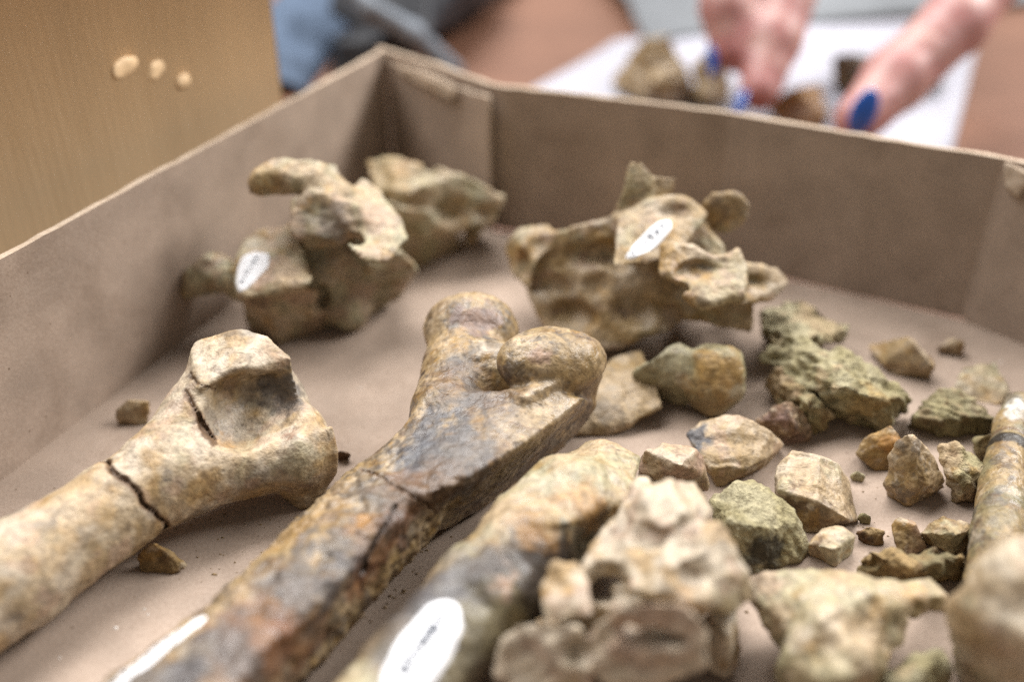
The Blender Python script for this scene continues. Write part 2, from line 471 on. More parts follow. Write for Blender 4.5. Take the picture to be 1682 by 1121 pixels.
def wall(name, path, z1, th=TH, wob=.25, seed=0, closed_top=True):
    """a card wall along a ground path: inner face follows the path, top edge slightly uneven and of raw board"""
    P = [Vector((x, y, 0)) for x, y in path]
    dens = []
    for a, c in zip(P, P[1:]):
        k = max(2, int((c - a).length / 4))
        dens += [a.lerp(c, i / k) for i in range(k)]
    dens.append(P[-1])
    V, Q, E = [], [], []
    r = random.Random(seed)
    ph = r.random() * 6
    for i, p in enumerate(dens):
        t = (dens[min(i + 1, len(dens) - 1)] - dens[max(i - 1, 0)]).normalized()
        n = Vector((-t.y, t.x, 0))                 # left of travel = outside
        s = i / len(dens)
        top = z1 + wob * (math.sin(s * 11 + ph) + .6 * r.uniform(-1, 1))
        bow = .5 * math.sin(s * 7 + ph)
        for k in range(7):
            z = top * k / 6; o = bow * (k / 6) ** 2
            V.append((p + n * o + Vector((0, 0, z))) * MM)
        q = p + n * (th + bow)
        V.append((q + Vector((0, 0, top + .15 * r.uniform(-1, 1)))) * MM); V.append((p + n * th) * MM)
    m = len(dens); st = 9
    me = bpy.data.meshes.new(name)
    F = []; mi = []
    for i in range(m - 1):
        for k in range(st):
            k2 = (k + 1) % st
            F.append((i * st + k, i * st + k2, (i + 1) * st + k2, (i + 1) * st + k)); mi.append(1 if k == 6 else 0)
    F.append(tuple(range(st))[::-1]); F.append(tuple((m - 1) * st + k for k in range(st))); mi += [1, 1]
    me.from_pydata([tuple(v) for v in V], [], F); me.update()
    bm = bmesh.new(); bm.from_mesh(me); bmesh.ops.recalc_face_normals(bm, faces=bm.faces); bm.to_mesh(me); bm.free()
    o = link(name, me, MAT['cardboard'], tray); me.materials.append(MAT['raw_edge'])
    me.polygons.foreach_set('material_index', mi)
    return o
wall('wall', [(-177, 6), (-41.6, 329)], HT, seed=1)
wall('wall', [(-44.5, 333), (-22, 310), (-7.5, 293), (-2, 290), (30, 280), (60, 269), (95, 249), (122, 235), (140, 217), (158, 197)], HT, seed=2)
wall('wall', [(158, 196), (92, 43)], HT, seed=3)
wall('wall', [(92, 43), (60, -112), (-177, 6)], HT, seed=4)
wall('corner_tab', [(-41.0, 328.6), (-30, 315), (-18, 301.2), (-6.8, 288.6)], HT - 2.6, th=1.4, wob=.9, seed=5)
wall('corner_tab', [(122.4, 233), (135, 219.5), (150, 203)], HT - 1.2, th=1.0, wob=.4, seed=6)

def tab_strip(name, pts, r, seed):
    V, Q = surface(warp(plate(pts, r), 5, .5, seed), .35)
    return link(name, make_mesh(name, V * MM, Q), MAT['raw_edge'], tray)
tab_strip('torn_paper_edge', [(-37.2, 322.4, 43.4), (-17, 298.8, 43.0), (-18.5, 300, 39.6), (-30, 313.4, 40.8), (-37.0, 322, 41.8)], .35, 2)
tab_strip('torn_paper_edge', [(121.6, 232.6, 45.4), (126, 227.6, 44.8), (124.6, 229, 38.5), (122.6, 231.2, 40.5)], .5, 5)

# ------------------------------------------------------------------ fossils
# left limb bone
s = U(4, tube([(*(-96.58, 116.71, 10.5), 9.9), (*(-87.72, 127.33, 11.0), 9.6), (*(-75.07, 144.48, 12.0), 8.6), (*(-65.81, 153.12, 13.0), 8.2)], 2),
      tube([(*(-66.74, 152.2, 13.0), 8), (*(-54.17, 159.45, 12.5), 7.8), (*(-46.11, 161.32, 11.0), 7.2)], 3),
      tube([(*(-67.93, 153.48, 15.0), 7.4), (*(-63.25, 163.02, 19.0), 7.0), (*(-60.13, 171.28, 23.0), 6.2)], 3),
      ball(np.add((-52.37, 171.83, 18.0), (0, 4, 0)), 6.5), ball(np.add((-49.27, 169.76, 14.0), (0, 2, 0)), 7), ball(np.add((-58.07, 171.91, 14.0), (-1, 6, 0)), 6))
s = U(2, s, hull([(-65.4, 171.98, 30.0), (-65.1, 175.47, 30.0), (-55.49, 175.37, 33.0), (-49.77, 174.15, 32.0), (-45.39, 172.11, 28.0), (-46.17, 171.08, 26.0), (-53.27, 163.78, 30.0), (-60.58, 160.81, 28.0), (-66.43, 169.45, 25.0), (-52.73, 179.76, 18.0), (-64.12, 172.93, 18.0)], 1.2),
      hull([(-48.51, 170.92, 27.0), (-45.46, 171.2, 28.0), (-46.09, 169.42, 22.0), (-42.84, 167.06, 16.0), (-49.91, 169.76, 14.0), (-53.07, 175.17, 18.0), (-51.55, 170.3, 12.0)], 1.5),
      el((-42.72, 162.38, 13.0), np.subtract((-37.38, 162.38, 13.0), (-42.72, 162.38, 13.0)), (0, 8.5, 2), rw=7.6))
s = U(2.2, s, hull([(-45.45, 154.71, 14.0), (-36.27, 162.32, 18.0), (-34.89, 159.8, 13.0), (-36.15, 160.36, 7.0), (-39.85, 158.58, 1.0), (-43.82, 156.9, 0.0), (-47.49, 158.95, 2.0), (-44.59, 170.86, 0.0), (-40.29, 168.8, 0.0)], 1.6))
s = D(3.2, s, eb((-49.01, 160.0, 24.5), 9.5, 5.4, 5.8, 8, -12), ball((-53.7, 158.25, 21.5), 5.2), ball((-53.68, 161.64, 24.5), 5.0))
s = D(1.2, s, eb((-52.03, 153.06, 0.0), 9, 4.5, 5, 20, 0))
limb0 = s
crack = fissure(limb0, (-77.55, 150.84, 17.0), (-62.95, 137.76, 14.0), (-74.39, 152.59, 8.0), eb((-68.79, 142.21, 18.0), 11, 11, 11), .33, 1.3, 3)
crack2 = fissure(limb0, (-65.52, 163.68, 26.0), (-56.22, 149.05, 24.0), (-65.23, 169.76, 14.0), eb((-61.25, 157.27, 24.0), 6.5, 6.5, 6.5), .24, .8, 5)
crack3 = fissure(limb0, (-64.13, 164.21, 30.0), (-57.97, 160.81, 28.0), (-65.49, 174.53, 20.0), eb((-61.24, 163.98, 29.0), 4.2, 4.2, 4.2), .2, .6, 8)
s = D(.3, s, crack, crack2, crack3)
limb = bone('limb_bone', 'beige fossil limb bone with a cracked shaft and hollowed end, beside the left tray wall', 'fossil bone',
     s, .45, ('beige', 'pale'), [('ochre', 10, .15, .5, .6), ('tan', 16, .1, .5, .6), ('cream', 7, .2, .4, .55), ('palegreen', 11, .35, .4, .4), ('grey', 14, .42, .3, .45), ('pink', 8, .25, .3, .5), ('brown', 4.5, .66, .2, .4)],
     [((-61.49, 140.9, 21.0), 5.0, 'blue', .75), ((-46.34, 169.42, 22.0), 5.5, 'grey', .8), ((-62.88, 170.84, 30.0), 6, 'cream', .6), ((-57.11, 157.34, 18.0), 2.6, 'orange', .5), ((-54.22, 161.67, 20.0), 5, 'pale', .5), ((-53.68, 165.12, 25.0), 4, 'tan', .5), ((-59.3, 166.11, 28.0), 1.8, 'brown', .8), ((-44.6, 159.06, 20.0), 2.4, 'rust', .75), ((-39.97, 152.84, 14.0), 6, 'palegreen', .6),
      ((-36.77, 160.6, 10.0), 6, 'ochre', .5), ((-78.25, 136.26, 20.0), 8, 'ochre', .35), ((-55.19, 143.13, 21.0), .9, 'dark', .9)], (.28, .10), 11, 'bone',
     marks=[(crack, .5, 'brown', .9), (crack2, .5, 'brown', .9), (crack3, .3, 'brown', .8)])

# dark thigh bone in the middle
ST = [[(-30.7, 154.05, 13.0), (-25.07, 147.88, 20.0), (-17.14, 139.8, 21.5), (-12.7, 144.31, 8.0), (-15.75, 150.21, 0.0), (-26.72, 158.97, 0.0)],
      [(-42.72, 135.42, 12.0), (-35.85, 129.66, 20.0), (-26.24, 121.64, 21.5), (-22.54, 129.4, 8.0), (-26.04, 133.83, 0.0), (-37.22, 138.19, 0.0)],
      [(-52.49, 118.0, 12.0), (-44.91, 111.67, 20.5), (-35.04, 104.63, 21.0), (-32.45, 111.23, 8.0), (-36.55, 115.12, 0.0), (-46.56, 117.97, 0.0)],
      [(-62.05, 105.49, 12.0), (-53.01, 99.56, 20.0), (-42.45, 91.17, 21.0), (-40.3, 95.3, 8.0), (-44.59, 98.67, 0.0), (-54.69, 102.19, 0.0)],
      [(-69.82, 93.95, 12.0), (-60.01, 88.08, 20.0), (-47.56, 79.59, 21.0), (-45.81, 82.24, 8.0), (-50.28, 85.34, 0.0), (-62.0, 89.63, 0.0)]]
s = U(2.5, *[hull(a + b2, 13, .1) for a, b2 in zip(ST, ST[1:])])
s = U(3, s, hull([(-29.74, 153.77, 14.0), (-26.3, 150.95, 19.0), (-16.85, 158.98, 22.0), (-15.34, 165.84, 23.0), (2.29, 163.68, 26.0), (14.79, 164.78, 23.0), (3.1, 150.71, 23.0), (-9.14, 140.56, 22.0), (-16.44, 137.56, 21.0), (-12.4, 148.73, 3.0), (1.17, 165.37, 0.0), (8.52, 173.0, 2.0), (16.76, 176.86, 12.0), (-25.45, 158.97, 0.0), (-16.37, 177.79, 3.0)], 4),
      tube([(*(-13.32, 167.82, 17.0), 8), (*(-10.48, 182.12, 18.0), 8.4), (*(-9.71, 191.43, 20.0), 8.2)], 3),
      hull([(-0.73, 166.89, 26.0), (17.62, 172.73, 27.0), (19.36, 177.97, 20.0), (16.98, 177.84, 8.0), (8.58, 174.26, 1.0), (2.24, 159.15, 27.0), (11.97, 188.23, 22.0), (1.3, 201.47, 12.0), (13.0, 198.14, 2.0)], 5))
s = U(3, s, ball((-3.78, 178.71, 19.5), 7.4))
s = D(2.0, s, eb((0.12, 167.5, 31.0), 2.4, 7, 5.6, 20), eb((-26.61, 180.53, 6.0), 5, 8, 12, 0))
s = U(1.1, s, el((-9.07, 193.19, 21.0), np.subtract((1.26, 195.92, 18.5), (-9.07, 193.19, 21.0)), (0, 9, 3), rw=9.2),
      el((8.14, 173.04, 26.5), np.subtract((19.28, 176.72, 25.0), (8.14, 173.04, 26.5)), (0, 8.2, -1.0), rw=6.8))
s = D(1.6, s, eb((8.91, 155.05, 27.5), 8, 1.6, 2.4, 12), eb((-20.23, 123.45, 24.0), 9, 2.2, 3.6, -28))
f0 = s
fc1 = fissure(f0, (-28.4, 148.53, 18.0), (-12.81, 132.4, 22.0), (-22.81, 151.18, 10.0), eb((-21.13, 140.39, 20.0), 12, 10, 6), .25, .7, 4)
fc2 = fissure(f0, (1.02, 150.34, 27.0), (10.97, 153.51, 22.0), (6.25, 168.18, 12.0), eb((5.09, 152.8, 24.0), 6, 5, 5), .22, .6, 6)
fc3 = fissure(f0, (-21.31, 131.96, 21.0), (-26.76, 110.95, 21.0), (-26.32, 131.3, 10.0), eb((-24.26, 121.59, 21.0), 12, 14, 5), .25, .7, 9)
fc4 = fissure(f0, (8.18, 160.17, 27.0), (7.46, 154.94, 25.0), (8.25, 172.72, 15.0), eb((7.69, 158.5, 25.0), 3, 3, 5), .28, .8, 12)
s = D(.3, s, fc1, fc3)
femur = bone('long_bone', 'dark stained fossil long bone with two rounded knobs, in the middle of the tray', 'fossil bone',
     s, .42, ('tan', 'beige'), [('beige', 10, .2, .4, .55), ('grey', 12, .1, .35, .6), ('blue', 7, .32, .25, .65), ('dark', 2.2, .4, .3, .5), ('brown', 5, .3, .3, .5), ('ochre', 3.5, .35, .25, .55), ('dark', 3, .45, .25, .6), ('brown', 9, .2, .3, .4), ('pale', 2.5, .6, .2, .4)],
     [((-8.64, 165.12, 25.0), 8, 'brown', .6), ((-13.24, 169.42, 22.0), 6, 'brown', .5), ((-13.64, 145.77, 22.0), 9, 'grey', .75), ((-4.7, 149.96, 23.0), 9, 'brown', .5), ((-10.32, 175.45, 24.0), 5, 'dark', .45), ((1.05, 154.33, 24.0), 5, 'grey', .5), ((15.11, 172.29, 20.0), 6, 'brown', .5), ((-1.35, 157.24, 8.0), 12, 'brown', .5), ((-25.66, 141.23, 20.0), 5, 'dark', .5), ((-18.99, 141.75, 21.0), 4, 'rust', .5), ((-14.68, 154.94, 25.0), 6.5, 'blue', .85), ((-17.16, 148.12, 23.0), 5, 'blue', .95), ((-10.77, 146.49, 25.0), 7.5, 'grey', .75), ((-6.15, 163.01, 25.0), 6, 'grey', .7), ((-6.71, 186.98, 29.0), 5.5, 'mauve', .85), ((-21.63, 135.12, 21.0), 8, 'grey', .6), ((-14.98, 130.59, 18.0), 7, 'rust', .7), ((-20.6, 123.22, 18.0), 8, 'rust', .7), ((-28.24, 106.31, 18.0), 9, 'rust', .6), ((-25.38, 129.97, 20.0), 3, 'orange', .95), ((-28.7, 124.44, 21.0), 5, 'blue', .7),
      ((-38.1, 106.05, 21.0), 10, 'rust', .75), ((-35.62, 111.88, 20.0), 8, 'brown', .7), ((-22.91, 127.38, 21.0), 6, 'brown', .6), ((-17.6, 138.39, 21.0), 7, 'brown', .55), ((-27.35, 114.45, 20.0), 5, 'dark', .6), ((-19.06, 129.97, 20.0), 4, 'dark', .55), ((-33.66, 117.1, 20.0), 7, 'grey', .8), ((-12.22, 140.56, 22.0), 6, 'brown', .5), ((-1.32, 160.94, 25.0), 5, 'brown', .45), ((-38.65, 132.13, 18.0), 6, 'ochre', .5), ((-25.63, 109.7, 21.0), 4, 'orange', .6), ((6.99, 156.99, 22.0), 9, 'beige', .7), ((2.27, 153.77, 14.0), 9, 'tan', .8), ((13.28, 167.89, 29.0), 7, 'tan', .7), ((5.26, 165.74, 33.0), 3.0, 'pink', .95), ((8.82, 165.08, 33.0), 1.8, 'white', .75), ((-0.12, 165.7, 29.0), 2.8, 'dark', .6), ((-12.33, 180.7, 29.0), 5, 'ochre', .45), ((-45.86, 100.28, 21.0), 9, 'grey', .8), ((-52.15, 96.72, 20.0), 8, 'blue', .5), ((-5.27, 177.78, 24.0), 3.4, 'pale', .8)], (.3, .15), 23, 'glossy_bone', crust=((-18.63, 147.12, 15.0), (-.47, -.88, 0), .75),
     marks=[(fc1, .35, 'brown', .7), (fc2, .16, 'brown', .6), (fc3, .35, 'dark', .7)])

# shin bone in the foreground
s = U(5, tube([(*(-25.34, 86.54, 12.0), 8.6), (*(-15.29, 105.08, 12.5), 8.4), (*(-5.73, 119.97, 13.5), 8.6), (*(2.91, 131.31, 14.0), 9.2), (*(10.06, 141.93, 15.0), 9.4)], 2),
      hull([(14.64, 158.63, 17.0), (17.97, 158.52, 18.0), (20.35, 155.41, 18.0), (25.17, 154.69, 16.0), (22.43, 144.76, 17.0), (17.14, 134.17, 19.0), (9.35, 130.85, 22.0), (3.3, 144.2, 16.0), (8.86, 154.99, 15.0), (17.76, 162.42, 2.0), (22.87, 162.42, 2.0), (9.86, 156.7, 2.0)], 4))
s = D(3, s, eb((15.15, 127.88, 17.0), 4, 9, 6, -35))
shin = bone('long_bone', 'grey and yellow fossil long bone with a white oval label, in the blurred foreground', 'fossil bone',
     s, .55, ('beige', 'palegreen'), [('ochre', 10, .2, .4, .6), ('pale', 8, .3, .3, .5), ('tan', 5, .3, .3, .4)],
     [((-9.5, 108.15, 20.0), 16, 'grey', .7), ((0.9, 119.05, 18.0), 11, 'dark', .5), ((-7.63, 110.33, 23.0), 10, 'grey', .85), ((-0.1, 114.31, 16.0), 9, 'olive', .8), ((6.06, 122.4, 16.0), 8, 'dark', .8), ((-4.0, 117.16, 24.0), 7, 'dark', .7), ((-13.07, 106.05, 21.0), 12, 'grey', .6), ((5.91, 121.27, 22.0), 8, 'dark', .8), ((12.76, 131.19, 16.0), 8, 'dark', .7), ((0.39, 115.16, 24.0), 4.5, 'pink', .9), ((13.77, 133.99, 22.0), 6, 'orange', .6), ((4.0, 126.72, 23.0), 5, 'orange', .5), ((-5.63, 104.57, 20.0), 9, 'olive', .6), ((-13.72, 114.45, 20.0), 6, 'blue', .6), ((13.21, 141.75, 21.0), 5, 'palegreen', .7)], (.5, .2), 31, 'glossy_bone')

# vertebra in the foreground
s = U(.8, hull([(15.43, 115.15, 22.0), (30.2, 116.47, 22.0), (31.23, 113.02, 16.0), (15.36, 110.51, 16.0), (22.91, 136.61, 0.0), (32.13, 136.61, 0.0), (23.27, 119.3, 0.0)], 1.5), hull([(3.82, 113.02, 16.0), (16.39, 112.47, 18.0), (16.42, 109.07, 12.0), (5.78, 109.55, 10.0), (8.62, 124.76, 0.0), (14.96, 122.0, 0.0)], 1.5), hull([(12.87, 102.74, 26.0), (17.6, 102.79, 29.0), (23.81, 102.91, 29.0), (27.27, 101.59, 26.0), (26.83, 100.28, 21.0), (21.58, 99.43, 18.0), (15.28, 99.65, 18.0), (12.31, 101.11, 22.0), (16.14, 115.02, 8.0), (28.5, 116.32, 8.0), (22.65, 115.0, 2.0)], 1, 1.3, 1, 1),
      hull([(-0.55, 104.57, 20.0), (2.66, 105.45, 23.0), (8.11, 104.78, 24.0), (11.25, 102.82, 22.0), (10.91, 100.95, 16.0), (3.6, 100.13, 13.0), (-1.02, 102.19, 16.0), (4.08, 117.59, 2.0), (10.37, 117.59, 2.0)], 1, 1.3, 1, 2),
      hull([(5.34, 113.19, 24.0), (6.81, 115.41, 26.0), (9.34, 116.21, 26.0), (11.11, 112.86, 25.0), (11.19, 107.54, 24.0), (6.0, 108.78, 22.0), (8.34, 123.07, 8.0), (11.59, 124.47, 8.0)], 1.2, .7, 1, 3),
      hull([(20.36, 127.92, 26.0), (22.57, 129.39, 29.0), (26.48, 130.25, 30.0), (31.0, 131.82, 28.0), (32.89, 129.44, 26.0), (28.15, 120.22, 29.0), (22.3, 120.22, 29.0), (30.91, 148.59, 6.0), (25.75, 146.37, 8.0)], 1, 1.2, 3, 4),
      hull([(20.72, 122.39, 27.0), (28.1, 120.55, 30.0), (34.35, 120.96, 27.0), (37.9, 117.5, 23.0), (38.63, 117.03, 18.0), (32.55, 111.88, 20.0), (26.12, 110.31, 25.0), (19.77, 112.22, 25.0), (16.61, 118.17, 23.0), (31.66, 135.23, 3.0), (38.47, 135.23, 3.0), (25.01, 137.94, 5.0)], 1, 1.4, 3, 5),
      plate([(22.98, 136.53, 24.0), (19.7, 129.74, 23.0), (16.61, 123.4, 22.0), (12.5, 117.82, 22.0), (14.56, 116.47, 22.0), (19.67, 119.91, 24.0), (22.77, 126.03, 25.0)], 1.8),
      hull([(33.17, 117.48, 14.0), (38.31, 119.34, 12.0), (38.64, 115.45, 3.0), (35.87, 113.16, 1.0), (32.51, 113.33, 4.0), (31.5, 117.16, 10.0), (37.43, 128.66, 2.0), (33.22, 122.98, 2.0), (35.56, 112.8, 12.0)], 1.5),
      hull([(11.5, 113.16, 20.0), (20.96, 112.55, 22.0), (21.3, 111.76, 16.0), (11.68, 112.29, 14.0), (17.44, 127.21, 2.0)], 1.5))
s = dents(s, 1.3, ((27.9, 112.86, 25.0), 4, 3, 2.5, 20), ((27.02, 117.06, 30.0), 2, 2, 2, 0), ((11.4, 102.22, 24.0), 2, 5, 5, 100), ((22.84, 107.26, 26.0), 7, 2, 3, 12), ((15.25, 113.52, 23.0), 3, 4, 3, 40), ((21.4, 120.17, 28.0), 2, 4, 2, 60),
          ((19.17, 99.12, 26.0), 6, 5, 1.2, 0), ((30.63, 111.88, 20.0), 3, 3, 3, 0))
bone('vertebra', 'pale cream knobby vertebra out of focus in the front centre of the tray', 'vertebra', warp(s, 5, .6, 2), .48, ('pale', 'cream'),
     [('pink', 9, .2, .4, .6), ('ochre', 8, .3, .3, .6), ('cream', 5, .2, .3, .6), ('tan', 6, .4, .3, .6)],
     [((18.86, 97.6, 28.0), 8, 'pink', .5), ((7.59, 114.5, 24.0), 4, 'ochre', .7), ((27.96, 115.82, 24.0), 3, 'brown', .6), ((33.0, 114.45, 20.0), 5, 'palegreen', .6)], (.35, .3), 37, 'bone', 'vertebrae', crease=.3)
bone('bone_fragment', 'pinkish beige fragment wedged behind the cream foreground vertebra and yellow bone end', 'fossil fragment',
     hull([(26.19, 159.52, 14.0), (31.2, 161.01, 15.0), (37.36, 160.5, 14.0), (40.88, 159.62, 6.0), (41.13, 160.87, 2.0), (40.04, 164.77, 0.0), (32.27, 164.77, 0.0), (26.13, 159.62, 6.0), (29.33, 170.86, 0.0), (33.19, 153.48, 15.0)], 2),
     .5, ('beige', 'pink'), [('pale', 6, .2, .3, .6), ('brown', 5, .5, .2, .5)], [], (.7, .3), 41, 'bone', 'bone fragments')

# labelled vertebra at the back left
s = hull([(-67.03, 219.1, 17.0), (-65.64, 234.17, 23.0), (-53.0, 235.2, 32.0), (-43.94, 238.27, 34.0), (-37.57, 236.72, 33.0), (-28.6, 228.17, 26.0), (-25.82, 234.12, 15.0), (-32.0, 240.62, 3.0), (-39.94, 235.19, 0.0), (-52.15, 228.83, 0.0), (-60.02, 223.33, 0.0), (-70.14, 230.01, 1.0), (-56.93, 260.35, 4.0), (-42.9, 264.2, 8.0)], 5)
s = D(2.5, s, eb((-47.94, 220.18, 27.0), 5.5, 6, 4.5, 0), eb((-42.03, 221.53, 20.0), 3, 5, 6, 0), eb((-48.94, 225.15, 10.0), 2, 4, 6, 0), eb((-34.78, 219.41, 22.0), 4, 3, 2.5, 0), eb((-33.09, 235.54, 4.0), 3, 4, 4, 0))
s = U(2, s, hull([(-68.31, 221.78, 25.0), (-66.91, 231.0, 27.0), (-61.96, 233.18, 28.0), (-55.37, 230.35, 28.0), (-47.07, 210.17, 25.0), (-49.51, 209.6, 23.0), (-65.47, 210.19, 21.0), (-65.1, 234.89, 10.0), (-65.99, 248.67, 12.0)], 7, .4),
      hull([(-65.95, 214.28, 18.0), (-48.9, 216.2, 20.0), (-48.32, 225.73, 6.0), (-51.89, 227.29, 0.0), (-59.62, 221.24, 0.0), (-70.14, 227.73, 2.0), (-64.93, 235.83, 0.0), (-62.45, 249.39, 0.0)], 3),
      tube([(*(-69.3, 222.97, 18.0), 4.6), (*(-76.1, 228.05, 17.0), 4.6), (*(-80.29, 227.27, 16.0), 3.8), (*(-83.33, 226.23, 13.0), 2.4)], 2), ball((-77.41, 228.28, 19.0), 3.2),
      hull([(-52.5, 222.29, 40.0), (-48.73, 222.06, 42.0), (-43.68, 220.77, 41.0), (-36.91, 220.99, 39.0), (-36.43, 219.28, 35.0), (-41.4, 218.82, 31.0), (-49.33, 214.23, 32.0), (-52.64, 215.86, 36.0), (-50.33, 240.18, 20.0), (-46.86, 251.03, 22.0)], 1.5, .5, 2, 11),
      hull([(-62.53, 225.31, 42.0), (-60.97, 226.79, 45.0), (-56.64, 228.4, 47.0), (-49.84, 229.94, 47.0), (-46.67, 227.03, 43.0), (-54.93, 226.5, 41.0), (-59.38, 227.14, 42.0), (-56.61, 242.31, 39.0)], 1.5, .5),
      tube([(*(-60.32, 226.23, 43.5), 3.4), (*(-54.72, 227.6, 44.5), 3.4), (*(-48.4, 228.53, 43.0), 4)], 2),
      tube([(*(-48.4, 228.53, 43.0), 4), (*(-44.1, 227.03, 39.0), 5), (*(-44.12, 229.04, 34.0), 5)], 2),
      hull([(-54.65, 228.16, 46.0), (-49.63, 229.56, 47.0), (-43.31, 232.53, 45.0), (-41.94, 230.28, 40.0), (-48.35, 228.96, 37.0), (-53.46, 227.78, 43.0), (-49.86, 244.72, 32.0)], 2),
      hull([(-41.16, 225.23, 39.0), (-37.75, 236.37, 40.0), (-30.65, 227.46, 38.0), (-24.55, 216.69, 34.0), (-28.5, 208.58, 32.0), (-33.46, 205.74, 33.0), (-38.64, 212.06, 35.0), (-35.02, 229.04, 34.0), (-32.53, 229.6, 27.0)], 3, .3),
      hull([(-36.21, 220.13, 24.0), (-26.61, 227.03, 24.0), (-24.6, 231.57, 16.0), (-31.13, 240.29, 3.0), (-38.69, 241.46, 0.0), (-41.27, 245.73, 4.0), (-35.52, 256.6, 0.0), (-42.73, 249.03, 8.0)], 4),
      eb((-43.22, 229.71, 7.0), 6.2, 6, 6.8, 0))
s = dents(s, 1.5, ((-47.48, 217.54, 30.0), 5, 5, 4.5, 0), ((-41.38, 216.32, 24.0), 2.6, 4, 5, 20), ((-47.87, 221.69, 12.0), 2, 3, 5, 0), ((-33.96, 213.19, 27.0), 5, 2.4, 2.4, -20), ((-31.44, 212.08, 40.0), 5, 4, 1.6, 0),
          ((-58.68, 214.76, 16.0), 6, 2.4, 2.2, -10), ((-74.48, 224.05, 16.0), 3, 3, 2, 0), ((-32.13, 231.27, 12.0), 3, 3, 2.4, 0), ((-36.22, 214.16, 33.0), 2, 4, 3, 0), ((-70.35, 224.75, 20.0), 1.2, 3, 3, 0))
vl = bone('vertebra', 'spiky fossil vertebra with a white oval label, at the back left beside the tray wall', 'vertebra', warp(s, 7, .7, 4), .5, ('beige', 'palegreen'),
     [('green', 9, .15, .4, .6), ('pale', 8, .2, .4, .5), ('pink', 10, .3, .3, .5), ('ochre', 6, .45, .3, .6), ('brown', 5, .6, .2, .5)],
     [((-56.71, 213.7, 30.0), 8, 'pink', .8), ((-52.97, 213.83, 25.0), 6, 'beige', .7), ((-60.23, 226.04, 45.0), 6, 'ochre', .6), ((-43.39, 216.99, 38.0), 7, 'grey', .5), ((-32.48, 221.25, 36.0), 6, 'pink', .6)], (.4, .2), 43, 'bone', 'vertebrae', crease=.12)

# second vertebra at the back left
s = U(2.2, hull([(-42.33, 273.36, 30.0), (-35.79, 272.53, 32.0), (-25.97, 267.48, 32.0), (-22.75, 264.34, 30.0), (-27.24, 258.32, 26.0), (-32.76, 260.91, 23.0), (-38.9, 262.52, 26.0), (-35.48, 285.55, 18.0)], 3),
      hull([(-32.84, 261.06, 22.0), (-25.75, 262.14, 28.0), (-20.66, 267.24, 31.0), (-11.86, 264.74, 28.0), (-2.62, 266.95, 22.0), (-5.45, 264.28, 15.0), (-14.07, 260.25, 15.0), (-24.35, 256.88, 13.0), (-19.3, 289.73, 8.0), (-30.03, 280.81, 8.0)], 2.5, .2),
      hull([(-6.15, 265.69, 18.0), (-2.96, 265.25, 22.0), (-12.51, 276.05, 0.0), (-15.97, 268.18, 10.0), (-9.45, 280.95, 12.0), (-11.72, 286.62, 0.0)], 2),
      hull([(-41.14, 251.76, 28.0), (-30.48, 255.42, 24.0), (-14.72, 263.79, 16.0), (-16.24, 276.05, 0.0), (-27.27, 264.12, 0.0), (-38.1, 264.12, 0.0), (-44.12, 268.21, 8.0), (-27.9, 297.83, 0.0)], 4))
s = dents(s, 2, ((-17.03, 260.1, 20.0), 6, 4.5, 4, -20), ((-8.03, 263.61, 18.0), 3, 3, 2.4, 0), ((-24.14, 264.11, 29.0), 4, 3, 2, 0), ((-13.77, 270.25, 8.0), 2.5, 4, 4, 0))
bone('vertebra', 'unlabelled yellowish vertebra behind the spiky one, nearest the far left tray corner', 'vertebra', warp(s, 7, .7, 6), .55, ('palegreen', 'beige'),
     [('green', 9, .1, .4, .6), ('ochre', 8, .3, .4, .6), ('pale', 7, .3, .3, .4)], [((-34.56, 266.11, 30.0), 9, 'ochre', .5), ((-13.64, 257.91, 28.0), 8, 'green', .5)], (.4, .2), 47, 'bone', 'vertebrae', crease=.12)

# labelled vertebra at the back centre
s = hull([(1.42, 233.13, 20.0), (6.05, 231.35, 27.0), (17.91, 226.22, 33.0), (32.46, 224.31, 37.0), (46.41, 226.88, 35.0), (52.28, 217.59, 28.0), (53.42, 210.77, 20.0), (40.65, 211.43, 11.0), (24.24, 211.78, 4.0), (9.24, 219.9, 4.0), (3.32, 228.01, 12.0), (28.3, 262.27, 5.0), (44.58, 252.7, 8.0)], 7)
s = dents(s, 2.2, ((11.97, 215.03, 12.0), 7, 5, 4, -15), ((29.8, 211.2, 16.0), 6.5, 5, 4.4, 0), ((16.01, 215.99, 28.0), 7, 5, 3, 10), ((6.73, 220.98, 17.0), 7, 3, 2.4, -20), ((24.15, 210.2, 31.0), 2.6, 5, 3.5, 40), ((39.26, 210.79, 14.0), 5, 4, 3, -30), ((18.27, 213.2, 22.0), 3, 3, 3, 0))
